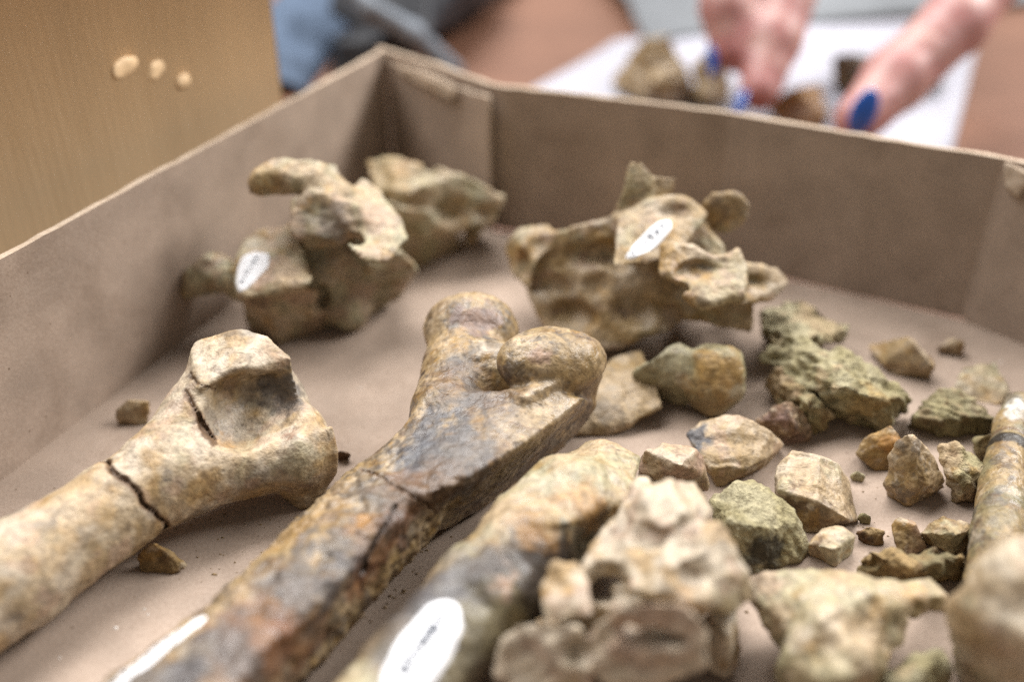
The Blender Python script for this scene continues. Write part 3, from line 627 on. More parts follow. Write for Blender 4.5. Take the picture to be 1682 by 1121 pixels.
s = U(1.5, s, hull([(-2.1, 239.46, 20.0), (1.12, 238.69, 25.0), (9.25, 235.34, 28.0), (11.41, 229.6, 27.0), (6.0, 225.9, 22.0), (4.23, 226.37, 14.0), (-0.48, 235.99, 14.0), (6.66, 252.39, 12.0)], 3),
      hull([(26.28, 226.88, 35.0), (29.37, 230.97, 45.0), (31.12, 230.59, 45.0), (33.87, 229.38, 42.0), (33.08, 226.49, 36.0), (29.38, 235.2, 32.0)], 1.2, .7), hull([(32.76, 230.13, 42.0), (39.4, 230.51, 42.0), (38.84, 229.53, 40.0), (36.74, 228.27, 36.0), (32.23, 228.27, 36.0), (37.84, 240.84, 32.0)], 1.2, .7),
      hull([(25.13, 221.86, 37.0), (35.39, 225.87, 40.0), (43.42, 225.14, 40.0), (47.0, 222.56, 37.0), (41.61, 213.52, 33.0), (33.19, 208.06, 31.0), (23.8, 208.74, 30.0), (39.58, 247.55, 20.0)], 4),
      hull([(45.34, 226.08, 37.0), (48.6, 227.61, 41.0), (52.55, 226.59, 40.0), (56.24, 228.06, 40.0), (59.05, 226.79, 37.0), (57.01, 226.24, 32.0), (52.26, 226.23, 30.0), (47.69, 227.63, 31.0), (54.64, 243.91, 28.0)], 2.0),
      plate([(36.04, 209.01, 34.0), (36.02, 202.68, 31.0), (39.6, 198.66, 28.0), (43.86, 197.08, 27.0), (51.87, 200.16, 27.0), (52.75, 206.62, 30.0), (51.16, 209.11, 33.0), (42.41, 212.13, 30.0)], 1.9),
      hull([(53.89, 214.41, 28.0), (64.59, 217.28, 25.0), (67.92, 215.04, 22.0), (63.35, 211.93, 19.0), (54.36, 207.25, 20.0), (54.38, 222.24, 17.0), (63.12, 230.57, 16.0)], 2.0),
      hull([(51.48, 212.26, 20.0), (58.62, 211.3, 18.0), (58.63, 209.14, 11.0), (50.26, 211.67, 14.0), (41.7, 212.25, 14.0), (47.01, 213.2, 22.0), (59.0, 236.92, 7.0), (50.26, 233.6, 7.0)], 2.0))
s = dents(s, 1.5, ((2.2, 230.96, 19.0), 3, 3, 4.5, 0), ((42.88, 202.09, 31.0), 6, 4.5, 1.3, 0), ((47.42, 213.35, 35.0), 4.5, 4, 4, 0), ((58.11, 211.09, 24.0), 5, 2, 1.0, 0), ((39.1, 219.95, 39.0), 4, 3, 1.6, 0), ((34.96, 200.91, 24.0), 5, 2, 3, -25))
vc = bone('vertebra', 'winged fossil vertebra with a white strip label, at the back centre of the tray', 'vertebra', warp(s, 7, .7, 8), .5, ('beige', 'tan'),
     [('ochre', 9, .2, .4, .55), ('pale', 8, .25, .35, .6), ('palegreen', 10, .25, .3, .5), ('pink', 7, .35, .3, .5), ('brown', 5, .55, .2, .5)],
     [((47.13, 217.02, 34.0), 4, 'palegreen', .8), ((43.92, 206.76, 28.0), 4, 'blue', .5), ((49.87, 208.26, 28.0), 4, 'pale', .6), ((29.39, 227.03, 43.0), 6, 'green', .5), ((1.42, 233.13, 20.0), 3, 'orange', .6)], (.35, .18), 53, 'bone', 'vertebrae', ground=2.5, crease=.1)

# chunks under and beside it
s = U(2, hull([(27.79, 195.0, 8.0), (32.03, 193.62, 14.0), (39.22, 196.22, 16.0), (42.86, 192.58, 16.0), (41.78, 189.52, 8.0), (41.49, 193.94, 0.0), (36.78, 196.67, 0.0), (29.05, 202.57, 0.0), (41.34, 211.75, 0.0)], 2.5), eb((47.21, 192.52, 9.0), 7.4, 7, 9, 0))
bone('bone_chunk', 'rounded ochre and green chunk propping up the winged vertebra', 'fossil fragment', warp(s, 7, 1, 3), .5, ('palegreen', 'green'), [('pale', 6, .3, .3, .5)],
     [((45.88, 185.39, 15.0), 8, 'ochre', .8), ((44.45, 187.53, 6.0), 6, 'tan', .7)], (.5, .2), 57, 'bone', 'bone fragments')
bone('bone_fragment', 'flat tan fragment with a thin edge, just right of the dark two-knobbed bone', 'fossil fragment',
     hull([(12.3, 182.18, 1.0), (14.45, 185.55, 4.0), (23.73, 203.84, 7.0), (31.54, 207.94, 7.0), (32.88, 197.05, 8.0), (34.57, 187.01, 5.0), (27.52, 183.65, 3.0), (27.21, 184.44, 0.5), (21.05, 182.13, 0.0), (32.16, 198.44, 0.0), (16.88, 188.62, 0.0)], 1.2),
     .45, ('beige', 'tan'), [('pale', 8, .2, .4, .5), ('grey', 9, .45, .3, .4), ('ochre', 5, .5, .3, .4)], [], (.5, .18), 59, 'bone', 'bone fragments')

# green stones at the right
s = U(2, hull([(63.89, 223.9, 8.0), (69.61, 226.1, 10.0), (77.54, 226.88, 9.0), (85.52, 217.99, 7.0), (84.51, 215.35, 5.0), (70.81, 202.59, 13.0), (62.23, 208.58, 11.0), (65.29, 223.33, 0.0), (76.95, 218.89, 0.0), (66.96, 211.01, 13.0)], 2),
      hull([(61.19, 207.17, 11.0), (66.19, 202.66, 15.0), (78.42, 194.39, 14.0), (85.1, 194.6, 11.0), (90.36, 185.67, 8.0), (91.58, 188.69, 1.0), (83.24, 183.95, 0.0), (77.15, 188.62, 0.0), (64.53, 186.65, 10.0), (61.29, 202.31, 8.0), (71.31, 179.47, 15.0), (78.12, 178.87, 13.0)], 2))
bone('stone', 'long greenish crumbly stone lying diagonally behind the right hand fragments', 'stone', warp(s, 6, 1.3, 5), .5, ('green', 'palegreen'),
     [('palegreen', 8, .1, .3, .6), ('olive', 5, .3, .3, .6), ('beige', 9, .35, .3, .6), ('brown', 4, .55, .2, .5)], [((77.32, 217.49, 10.0), 8, 'beige', .6), ((80.26, 179.63, 10.0), 6, 'ochre', .4)], (.9, .6), 61, 'rock', 'stones', crease=.8, layer=((.5, .5, .7), 2.6, .7))
bone('stone', 'brownish lumpy stone leaning against the front of the long greenish one', 'stone',
     warp(hull([(60.73, 198.35, 8.0), (63.37, 193.56, 10.0), (69.02, 183.8, 10.0), (73.02, 182.34, 5.0), (69.39, 182.13, 0.0), (64.22, 184.87, 0.0), (62.42, 198.44, 0.0), (64.25, 180.53, 11.0)], 2), 5, 1.3, 7), .45, ('green', 'beige'),
     [('olive', 5, .2, .3, .6), ('tan', 6, .2, .3, .5), ('brown', 4, .45, .2, .6)], [], (1.0, .6), 67, 'rock', 'stones', crease=.8, layer=((.3, .6, .7), 2.2, .5))
bone('stone', 'layered grey green slab in shadow, ending behind the rod shaped bone', 'stone',
     warp(hull([(90.55, 185.8, 0.0), (91.48, 186.49, 4.0), (98.02, 188.82, 9.0), (100.88, 189.79, 9.0), (103.72, 186.39, 8.0), (109.3, 181.9, 6.0), (110.57, 183.27, 0.0), (97.97, 183.04, 0.0), (97.6, 180.53, 6.0), (90.13, 181.88, 5.0), (108.08, 193.44, 0.0)], 1.2), 5, .9, 9), .45, ('green', 'olive'),
     [('palegreen', 7, .2, .3, .5), ('brown', 4, .4, .2, .5), ('beige', 5, .4, .2, .4)], [], (.8, .5), 71, 'rock', 'stones', layer=((.2, .7, .7), 1.7, .7))

def chip(label, pts, base, patches, stains=(), k=.6, h=.4, seed=1, rough=(.28, .18), mat='bone', wp=.6, name='bone_fragment', cat='fossil fragment', group='bone fragments'):
    return bone(name, label, cat, warp(hull(pts, k, .7 if h > .3 else .2, 2 if len(pts) > 8 else 1, seed), 4.5, wp * .6, seed), h, base, patches, stains, rough, seed, mat, group, crease=.28 if h > .3 else .12)
STD = [('ochre', 5, .35, .3, .5), ('pale', 4, .3, .3, .5), ('brown', 3.5, .5, .2, .6)]
chip('broad tan fragment with a blackish left end, behind the green chip', [(42.32, 177.39, 8.0), (47.16, 177.37, 10.0), (51.45, 173.61, 10.0), (57.76, 172.39, 6.0), (49.61, 165.16, 5.0), (41.73, 165.56, 5.0), (38.62, 173.45, 7.0), (44.17, 165.37, 0.0), (53.84, 171.27, 0.0), (58.79, 176.81, 0.0), (41.92, 178.34, 0.0), (49.85, 182.81, 0.0)],
     ('beige', 'tan'), [('pink', 6, .2, .3, .5), ('pale', 5, .3, .3, .5)], [((39.4, 172.82, 6.0), 4.2, 'blue', .95), ((40.92, 171.12, 4.0), 3, 'black', .8)], seed=73)
chip('pitted pale green chip with a dark lower edge, right of the cream vertebra', [(39.64, 150.6, 8.0), (44.37, 152.19, 11.0), (48.5, 154.22, 11.0), (50.31, 150.82, 10.0), (56.42, 146.5, 6.0), (57.27, 145.36, 1.0), (52.88, 141.73, 0.0), (46.59, 139.79, 0.0), (40.16, 144.31, 2.0), (40.94, 141.37, 11.0), (48.16, 141.88, 9.0), (45.45, 158.97, 0.0)],
     ('palegreen', 'green'), [('palegreen', 4, .2, .3, .5), ('olive', 3, .4, .2, .5)], [((48.38, 139.77, 4.0), 5, 'black', .85)], seed=79, rough=(.6, .4), mat='rock')
chip('wedge shaped fragment with a pale top and dark rough front, centre of the small pieces', [(57.95, 162.52, 11.0), (60.59, 159.91, 11.5), (66.84, 162.08, 8.0), (54.93, 161.09, 8.0), (53.67, 154.43, 8.0), (59.94, 151.32, 8.0), (65.78, 150.81, 4.0), (59.33, 151.1, 0.0), (55.37, 158.59, 0.0), (69.87, 154.51, 0.0), (71.41, 164.77, 0.0), (60.92, 170.86, 0.0)],
     ('beige', 'pale'), [('tan', 5, .2, .3, .5), ('palegreen', 6, .3, .3, .5)], [((56.26, 154.2, 5.0), 4, 'brown', .85), ((60.68, 151.7, 4.0), 4, 'brown', .7), ((65.39, 152.12, 2.0), 3, 'brown', .7), ((58.62, 150.13, 3.0), 3, 'ochre', .6)], seed=83, k=.7, h=.33)
chip('small rounded pale green pebble in front of the wedge fragment', [(60.03, 145.19, 5.0), (64.02, 146.39, 5.0), (65.79, 144.9, 4.0), (58.0, 143.05, 4.0), (61.17, 140.69, 5.0), (62.15, 142.06, 0.0), (65.95, 145.05, 0.0), (59.14, 145.05, 0.0), (66.46, 148.99, 0.0), (61.7, 148.47, 0.0)], ('palegreen', 'beige'), STD, k=1.6, h=.33, seed=89, rough=(.3, .2))
chip('tiny rough brown crumb right of the pale green pebble', [(68.01, 148.07, 2.0), (70.28, 148.47, 3.4), (73.01, 147.34, 3.0), (73.38, 147.43, 0.0), (70.93, 146.92, 0.0), (69.08, 148.81, 0.0), (72.99, 151.27, 0.0)], ('brown', 'tan'), [('dark', 3, .3, .2, .5)], h=.28, seed=97, rough=(.4, .35), mat='rock', wp=.5, k=.4)
chip('stubby upright stick shaped splinter among the small pieces', [(74.38, 146.9, 5.0), (76.1, 148.06, 6.0), (78.42, 147.19, 6.0), (80.65, 145.7, 1.0), (78.39, 144.05, 0.0), (75.96, 143.88, 0.0), (74.75, 144.95, 3.0), (80.36, 149.86, 0.0), (78.5, 151.63, 0.0)], ('tan', 'pink'), STD, h=.3, seed=101, k=.6)
chip('green faced pebble touching the left side of the rod shaped bone', [(80.67, 146.26, 4.0), (83.75, 147.13, 7.0), (88.42, 145.13, 6.0), (90.3, 146.55, 1.0), (86.26, 144.71, 0.0), (83.04, 147.78, 0.0), (83.29, 142.37, 7.0), (90.12, 149.86, 0.0)], ('beige', 'tan'), STD, [((83.65, 143.05, 4.0), 4, 'palegreen', .8)], h=.33, seed=103, rough=(.5, .35), mat='rock')
chip('brown fragment with a bright orange streak, behind the tooth shaped piece', [(75.38, 171.55, 4.0), (77.5, 172.59, 7.0), (81.3, 172.99, 9.0), (82.51, 170.45, 8.0), (81.69, 170.65, 0.0), (79.7, 170.65, 0.0), (77.97, 174.65, 0.0), (85.21, 178.34, 0.0)], ('tan', 'ochre'), STD, [((80.69, 169.42, 7.0), 3.6, 'orange', .95)], h=.33, seed=107)
chip('glossy tooth shaped fragment standing with its point upward', [(77.6, 160.64, 4.0), (78.17, 161.32, 11.0), (79.54, 160.72, 16.0), (81.08, 161.41, 15.0), (84.1, 161.92, 11.0), (88.29, 161.29, 8.0), (90.3, 162.03, 2.0), (86.77, 161.64, 0.0), (82.04, 159.35, 0.0), (79.48, 161.64, 0.0), (81.15, 156.05, 9.0), (87.46, 170.86, 0.0)], ('beige', 'tan'), [('grey', 4, .3, .2, .6), ('pale', 3, .3, .2, .6), ('brown', 3, .5, .2, .5)], h=.33, seed=109, k=1.4, rough=(.6, .3), mat='glossy_bone')
chip('rough beige fragment between the tooth shaped piece and the rod shaped bone', [(89.91, 166.05, 9.0), (92.84, 166.01, 10.0), (97.05, 161.92, 7.0), (98.01, 161.26, 0.0), (92.4, 159.92, 0.0), (90.1, 161.56, 6.0), (92.94, 158.43, 7.0), (100.21, 172.95, 0.0)], ('beige', 'green'), STD, [((96.25, 161.24, 3.0), 3, 'rust', .6)], h=.33, seed=113, rough=(.7, .4), mat='rock')
chip('small shaded pebble tucked against the upper end of the rod shaped bone', [(101.26, 174.32, 5.0), (104.42, 173.89, 6.0), (106.79, 174.65, 0.0), (103.45, 173.37, 0.0), (103.9, 177.24, 0.0), (107.5, 179.44, 0.0)], ('tan', 'green'), STD, h=.35, seed=127, mat='rock')
chip('small purplish brown lump in front of the lumpy brown stone', [(55.43, 181.42, 5.0), (60.89, 182.16, 9.0), (63.88, 181.01, 8.0), (67.24, 180.83, 1.0), (61.89, 179.66, 0.0), (59.75, 183.04, 0.0), (61.32, 176.95, 7.0), (62.26, 188.62, 0.0)], ('mauve', 'beige'), [('brown', 4, .1, .2, .7), ('dark', 3, .35, .2, .5), ('pale', 3, .4, .2, .5)], h=.35, seed=131, rough=(.8, .4), mat='rock')
chip('angular brown chip casting a shadow below the back right tray wall', [(92.56, 208.86, 3.0), (96.59, 209.25, 9.0), (98.22, 207.02, 9.0), (102.14, 203.21, 6.0), (102.55, 206.55, 0.0), (95.52, 208.18, 0.0), (102.24, 214.57, 0.0), (91.3, 216.21, 3.0), (93.37, 215.99, 0.0)], ('tan', 'beige'), STD, h=.45, seed=137, k=.8)
chip('little beige pebble alone near the back right corner of the tray', [(109.92, 216.91, 2.0), (111.26, 217.03, 4.5), (114.2, 215.5, 4.0), (114.64, 217.43, 0.0), (111.56, 218.01, 0.0), (115.48, 220.94, 0.0)], ('beige', 'pink'), STD, h=.4, seed=139)
chip('faint pale yellow flake lying flat behind the layered slab', [(107.84, 199.57, 1.0), (111.41, 204.63, 4.0), (117.8, 205.7, 4.0), (117.88, 198.14, 2.0), (114.66, 195.42, 0.0), (109.52, 197.18, 0.0), (116.03, 206.28, 0.0)], ('palegreen', 'beige'), STD, h=.45, seed=149)
chip('small tan lump at the foot of the left tray wall', [(-90.25, 187.63, 3.0), (-88.03, 188.66, 4.5), (-84.37, 188.18, 4.5), (-85.15, 186.97, 0.0), (-90.38, 187.44, 0.0), (-88.84, 191.01, 0.0)], ('tan', 'beige'), STD, h=.4, seed=151)
chip('small brown chip on the tray floor just below the beige limb bone', [(-70.43, 140.66, 2.5), (-68.31, 141.04, 4.5), (-66.27, 141.21, 4.5), (-63.59, 140.54, 1.5), (-66.07, 140.11, 0.0), (-70.28, 140.11, 0.0), (-67.88, 143.88, 0.0)], ('tan', 'brown'), STD, h=.33, seed=157, rough=(.4, .3), mat='rock')
chip('tiny greenish crumb beside the orange streaked fragment', [(72.51, 166.98, 1.0), (73.6, 166.71, 2.4), (75.02, 165.98, 2.0), (74.86, 166.37, 0.0), (73.01, 166.77, 0.0), (74.73, 168.18, 0.0)], ('green', 'palegreen'), [], h=.28, seed=163, rough=(.2, .2), mat='rock', wp=.3, k=.25)
chip('tiny greenish crumb at the tip of the wedge fragment', [(70.29, 153.59, 1.0), (70.98, 153.35, 2.2), (72.41, 152.66, 2.0), (72.54, 153.06, 0.0), (70.74, 153.24, 0.0), (72.23, 154.51, 0.0)], ('green', 'tan'), [], h=.28, seed=167, rough=(.2, .2), mat='rock', wp=.3, k=.25)
chip('small dark brown crumb right of the beige limb bone end', [(-38.63, 173.63, 1.5), (-37.17, 172.81, 3.0), (-35.49, 172.8, 2.5), (-36.11, 173.8, 0.0), (-38.19, 173.37, 0.0), (-37.23, 175.08, 0.0)], ('brown', 'tan'), [], h=.28, seed=173, rough=(.2, .2), mat='rock', wp=.3, k=.25)

# foreground right pieces
s = U(2.5, hull([(40.0, 124.33, 12.0), (43.64, 124.94, 14.0), (49.46, 126.25, 15.0), (57.18, 123.38, 16.0), (65.17, 121.0, 16.0), (64.06, 112.65, 10.0), (56.5, 106.67, 12.0), (47.6, 104.49, 16.0), (45.55, 110.61, 8.0), (44.04, 113.05, 12.0), (41.15, 122.97, 9.0), (49.83, 111.88, 20.0), (53.24, 126.29, 3.0), (64.79, 124.87, 3.0)], 2.5),
      hull([(62.29, 123.66, 14.0), (71.27, 124.93, 13.0), (73.72, 122.36, 12.0), (74.84, 122.14, 9.0), (69.1, 119.14, 9.0), (60.91, 116.54, 15.0), (72.7, 129.71, 4.0)], 2), eb((50.56, 108.33, 10.0), 8, 6, 7, 0))
s = D(2.5, s, eb((47.58, 105.15, 20.0), 5.5, 2.5, 5, 25))
bone('bone_fragment', 'broad yellowish plate shaped fragment out of focus at the front right', 'fossil fragment', warp(s, 8, 1.2, 5), .5, ('palegreen', 'beige'),
     [('ochre', 8, .25, .4, .5), ('green', 9, .2, .4, .5), ('cream', 6, .3, .3, .6)], [((50.45, 110.62, 20.0), 4, 'cream', .7), ((43.61, 123.22, 13.0), 4, 'pink', .6)], (.8, .3), 179, 'bone', 'bone fragments')
bone('stone', 'crumbly olive stone behind the broad yellowish plate fragment', 'stone',
     warp(hull([(64.56, 137.58, 3.0), (65.43, 136.2, 9.0), (75.91, 135.73, 9.0), (83.92, 136.2, 9.0), (87.46, 137.99, 1.0), (79.22, 136.3, 0.0), (66.9, 137.4, 0.0), (72.56, 131.8, 8.0), (77.5, 141.41, 0.0)], 1.5), 4, 1.2, 3), .4, ('tan', 'olive'),
     [('tan', 5, .2, .3, .5), ('brown', 4, .4, .2, .6)], [], (1.0, .7), 181, 'rock', 'stones', crease=.8)
bone('bone_chunk', 'large pale block cut off by the bottom right corner of the picture', 'fossil fragment',
     warp(U(3, hull([(67.91, 110.94, 25.0), (70.17, 110.42, 28.0), (77.72, 111.12, 31.0), (85.67, 107.59, 31.0), (81.46, 94.54, 24.0), (73.86, 100.7, 27.0), (69.37, 106.01, 25.0), (74.37, 112.91, 3.0), (79.77, 106.78, 0.0), (99.56, 116.67, 0.0), (87.14, 124.76, 0.0), (73.25, 116.32, 8.0)], 4), eb((78.91, 110.27, 27.0), 8, 8, 6, 0)), 10, 1.2, 4), .6, ('cream', 'beige'),
     [('tan', 9, .2, .3, .5), ('palegreen', 8, .3, .3, .5), ('pink', 7, .3, .3, .4)], [], (.6, .25), 191, 'bone', 'bone fragments')
bone('stone', 'greenish block at the bottom edge, left of the large pale block', 'stone',
     warp(hull([(59.65, 109.42, 5.0), (65.78, 112.38, 9.0), (71.03, 113.64, 9.0), (72.34, 110.43, 6.0), (69.74, 103.73, 4.0), (59.58, 104.11, 2.0), (62.42, 104.32, 12.0), (71.08, 110.38, 0.0), (62.94, 110.38, 0.0), (72.28, 116.67, 0.0)], 2), 6, 1, 6), .5, ('green', 'palegreen'),
     [('palegreen', 6, .2, .3, .5), ('beige', 6, .3, .3, .5)], [], (.8, .4), 193, 'rock', 'stones')

# rod shaped bones at the right edge
s = tube([(*(113.7, 183.55, 8.0), 2.9), (*(108.85, 175.62, 8.0), 3.5), (*(104.34, 166.72, 7.5), 4.0), (*(99.35, 156.53, 7.0), 4.6), (*(92.91, 142.9, 6.5), 4.9), (*(87.18, 130.76, 6.0), 5)], 1)
s = D(.4, s, eb((110.02, 175.93, 13.0), 2.2, 3, 2.5, 20))
ra, rb = A3((104.41, 166.91, 8.0)), A3((102.55, 163.07, 8.0)); rd = (rb - ra) / np.linalg.norm(rb - ra)
band = S(lambda P: np.abs((P - ra) @ rd + .5 * noise(P / 2.0)) - .9, ra - 8, ra + 8)
ring2 = S(lambda P: np.abs((P - ra) @ rd + 3.4 + .5 * noise(P / 2.0)) - .3, ra - 9, ra + 9)
bone('rod_bone', 'slender rod shaped bone with a dark band near its white tip, at the right edge', 'fossil bone', s, .38, ('olive', 'tan'),
     [('tan', 7, .1, .3, .6), ('grey', 6, .25, .3, .6), ('brown', 5, .35, .3, .5), ('pale', 5, .35, .3, .4)],
     [((110.6, 179.13, 12.0), 2.8, 'white', .95), ((107.88, 175.52, 12.0), 2.4, 'white', .8), ((91.81, 143.04, 11.0), 4, 'olive', .6), ((88.47, 134.9, 11.0), 4, 'brown', .5)], (.25, .12), 197, 'glossy_bone', 'rod bones',
     marks=[(band, .9, 'black', .9), (ring2, .5, 'brown', .7)])
bone('rod_bone', 'second darker rod bone partly cut off by the right picture edge', 'fossil bone',
     tube([(*(117.69, 180.53, 6.0), 4), (*(109.0, 161.56, 6.0), 4.6), (*(101.0, 145.13, 6.0), 4.8), (*(94.67, 130.76, 6.0), 5)], 1), .5, ('olive', 'brown'), [('grey', 6, .2, .3, .5)], [], (.25, .12), 199, 'glossy_bone', 'rod bones')

# ------------------------------------------------------------------ painted number labels on three bones and the thigh bone
def label_patch(o, c, tip, wid, n, seed, ink=None, taper=.25, pen=.2):
    V, Q = SOLIDS[o.name]
    tree = BVHTree.FromPolygons([Vector(v) for v in V.astype(float)], Q.tolist())
    nv = normals(V, Q); dd = np.linalg.norm(V - A3(c), axis=1)
    c0 = Vector(tree.find_nearest(Vector(c))[0]); dd = np.linalg.norm(V - A3(c0), axis=1)
    nn = nv[dd < wid * 1.2].mean(0); n = (Vector(nn.tolist()).normalized() + Vector(n).normalized() * .5).normalized()
    ax = Vector(tip) - Vector(c); c = c0
    ax -= n * ax.dot(n); bx_ = n.cross(ax).normalized() * wid
    r = random.Random(seed); ph = [r.uniform(0, 6) for _ in range(4)]
    inv = Vector(o.location) / MM
    G = 24; H = np.zeros((2 * G + 1, 2 * G + 1))      # height of the bone over the label plane, smoothed so that the paint lies even
    for i in range(2 * G + 1):
        for j in range(2 * G + 1):
            p = c + ax * ((i - G) / G * 1.3) + bx_ * ((j - G) / G * 1.3)
            h = tree.ray_cast(p + n * 12, -n)
            H[i, j] = (h[0] - c).dot(n) if h[0] is not None else -2.0
    H0 = H.copy()
    for _ in range(12):
        K = np.pad(H, 1, mode='edge'); H = (K[:-2, 1:-1] + K[2:, 1:-1] + K[1:-1, :-2] + K[1:-1, 2:] + K[1:-1, 1:-1]) / 5
    H = np.maximum(H, .75 * H0 + .25 * H)
    def hit(u, v, lift):
        x, y = min(max((u / 1.3 + 1) * G, 0), 2 * G - .001), min(max((v / 1.3 + 1) * G, 0), 2 * G - .001)
        i, j = int(x), int(y); fx, fy = x - i, y - j
        hh = (H[i, j] * (1 - fx) + H[i + 1, j] * fx) * (1 - fy) + (H[i, j + 1] * (1 - fx) + H[i + 1, j + 1] * fx) * fy
        return (c + ax * u + bx_ * v + n * (hh + lift) - inv) * MM
    NR, NS = 10, 48; vs = [hit(0, 0, .22)]; fs = []
    for k in range(1, NR + 1):
        for j in range(NS):
            a = 2 * math.pi * j / NS
            e = 1 + .05 * math.sin(2 * a + ph[0]) + .035 * math.sin(3 * a + ph[1]) + .02 * math.sin(7 * a + ph[2])
            cu, cv = math.copysign(abs(math.cos(a)) ** .8, math.cos(a)), math.copysign(abs(math.sin(a)) ** .8, math.sin(a))
            cv *= 1 - taper * max(0, -cu)
            vs.append(hit(cu * e * k / NR, cv * e * k / NR, .22 if k < NR else -.1))
    for j in range(NS):
        fs.append((0, 1 + j, 1 + (j + 1) % NS))
        for k in range(NR - 1):
            a, b2 = 1 + k * NS, 1 + (k + 1) * NS
            fs.append((a + j, b2 + j, b2 + (j + 1) % NS, a + (j + 1) % NS))
    me = bpy.data.meshes.new('painted_label'); me.from_pydata([tuple(v) for v in vs], [], fs); me.update()
    me.polygons.foreach_set('use_smooth', [True] * len(fs))
    pl = link('painted_label', me, MAT['paint_white'], o); pl['label'] = 'white painted label with faint handwritten number'
    if ink:
        vs, fs = [], []
        for line in ink:
            for (u0, v0), (u1, v1) in zip(line, line[1:]):
                d = Vector((u1 - u0, v1 - v0)); m = max(2, int(d.length / .05))
                le, wv = ax.length, wid
                t = Vector((d.x * le, d.y * wv)).normalized(); q = (-t.y * pen / le, t.x * pen / wv)
                for i in range(m + 1):
                    u, v = u0 + d.x * i / m, v0 + d.y * i / m
                    vs += [hit(u + q[0], v + q[1], .32), hit(u - q[0], v - q[1], .32)]
                    if i: k = len(vs); fs.append((k - 4, k - 3, k - 1, k - 2))
        me = bpy.data.meshes.new('handwriting'); me.from_pydata([tuple(v) for v in vs], [], fs); me.update()
        link('handwriting', me, MAT['ink'], pl)
def scrawl(u0, u1, n, v, h, seed):
    r = random.Random(seed); out = []
    for i in range(n):
        u = u0 + (u1 - u0) * i / max(n - 1, 1); w = (u1 - u0) / n * .3; k = r.choice('1074')
        if k == '1': out.append([(u, v - h), (u + w * .4, v + h)])
        elif k == '0': out.append([(u - w, v), (u, v + h), (u + w, v), (u, v - h), (u - w, v)])
        elif k == '7': out.append([(u - w, v + h), (u + w, v + h), (u - w * .3, v - h)])
        else: out.append([(u + w, v - h), (u + w * .6, v + h), (u - w, v - h * .2), (u + w * 1.1, v - h * .1)])
    return out
label_patch(vl, (-64.01, 216.65, 26.0), (-63.05, 221.47, 31.0), 4.0, (-.1, -.8, .6), 1, scrawl(-.6, .6, 6, .05, .14, 1), .4)
label_patch(vc, (32.23, 213.35, 35.0), (38.24, 218.78, 37.0), 2.3, (0, -.8, .6), 2, scrawl(-.7, .6, 6, .1, .3, 2), .3)
label_patch(femur, (-57.09, 104.73, 19.0), (-50.1, 111.54, 19.0), 3.3, (-.3, -.3, .85), 3, scrawl(-.6, .6, 7, 0, .3, 3), .1, .2)
label_patch(shin, (-13.16, 103.46, 21.0), (-9.13, 111.27, 22.0), 4.4, (-.25, -.35, .9), 4, scrawl(-.55, .6, 7, .1, .2, 4), .1, .42)

# crumbs and dust specks on the tray floor
r = random.Random(5); vs, fs = [], []
def speck(x, y, s):
    k = len(vs)
    for dx, dy, dz in ((-1, -.6, 0), (1, -.7, 0), (.9, .8, 0), (-.8, .9, 0), (r.uniform(-.4, .4), r.uniform(-.4, .4), .9)):
        vs.append(((x + dx * s * r.uniform(.6, 1.2)) * MM, (y + dy * s * r.uniform(.6, 1.2)) * MM, (.01 + dz * s) * MM))
    for f in ((0, 1, 4), (1, 2, 4), (2, 3, 4), (3, 0, 4)): fs.append(tuple(k + i for i in f))
for i in range(420):
    t = r.random(); x, y = r.uniform(-70, 115), r.uniform(95, 260)
    speck(x, y, abs(r.gauss(0, .16)) + .06)
for i in range(700):
    x, y = r.uniform(-75, 110), r.uniform(95, 250)
    speck(x, y, r.uniform(.03, .09))
for cx, cy, n in (((-33.49, 129.06, 0.0)[0], (-33.49, 129.06, 0.0)[1], 160), ((-57.86, 151.63, 0.0)[0], (-57.86, 151.63, 0.0)[1], 60), ((-21.14, 139.79, 0.0)[0], (-21.14, 139.79, 0.0)[1], 120), ((74.58, 158.97, 0.0)[0], (74.58, 158.97, 0.0)[1], 60), ((-34.18, 188.62, 0.0)[0], (-34.18, 188.62, 0.0)[1], 25)):
    for i in range(n): speck(r.gauss(cx, 9), r.gauss(cy, 9), abs(r.gauss(0, .16)) + .05)
me = bpy.data.meshes.new('crumbs'); me.from_pydata(vs, [], fs); me.update()
tag(link('crumbs', me, MAT['crumb']), 'fine brown crumbs scattered over the tray floor', 'crumbs', None, 'stuff')

vs, fs = [], []
for x, y in [(-30.55, 215.99, 0.0)[:2], (-67.57, 130.23, 0.0)[:2], (-66.49, 128.91, 0.0)[:2], (-71.33, 125.75, 0.0)[:2], (-78.85, 119.03, 0.0)[:2], (124.15, 213.15, 0.0)[:2]] + [(r.uniform(-80, 115), r.uniform(110, 260)) for _ in range(34)]: speck(x, y, r.uniform(.12, .5))
me = bpy.data.meshes.new('white_dust'); me.from_pydata(vs, [], fs); me.update()
tag(link('white_dust', me, MAT['white_dust']), 'tiny white plaster flakes on the tray floor', 'dust', None, 'stuff')

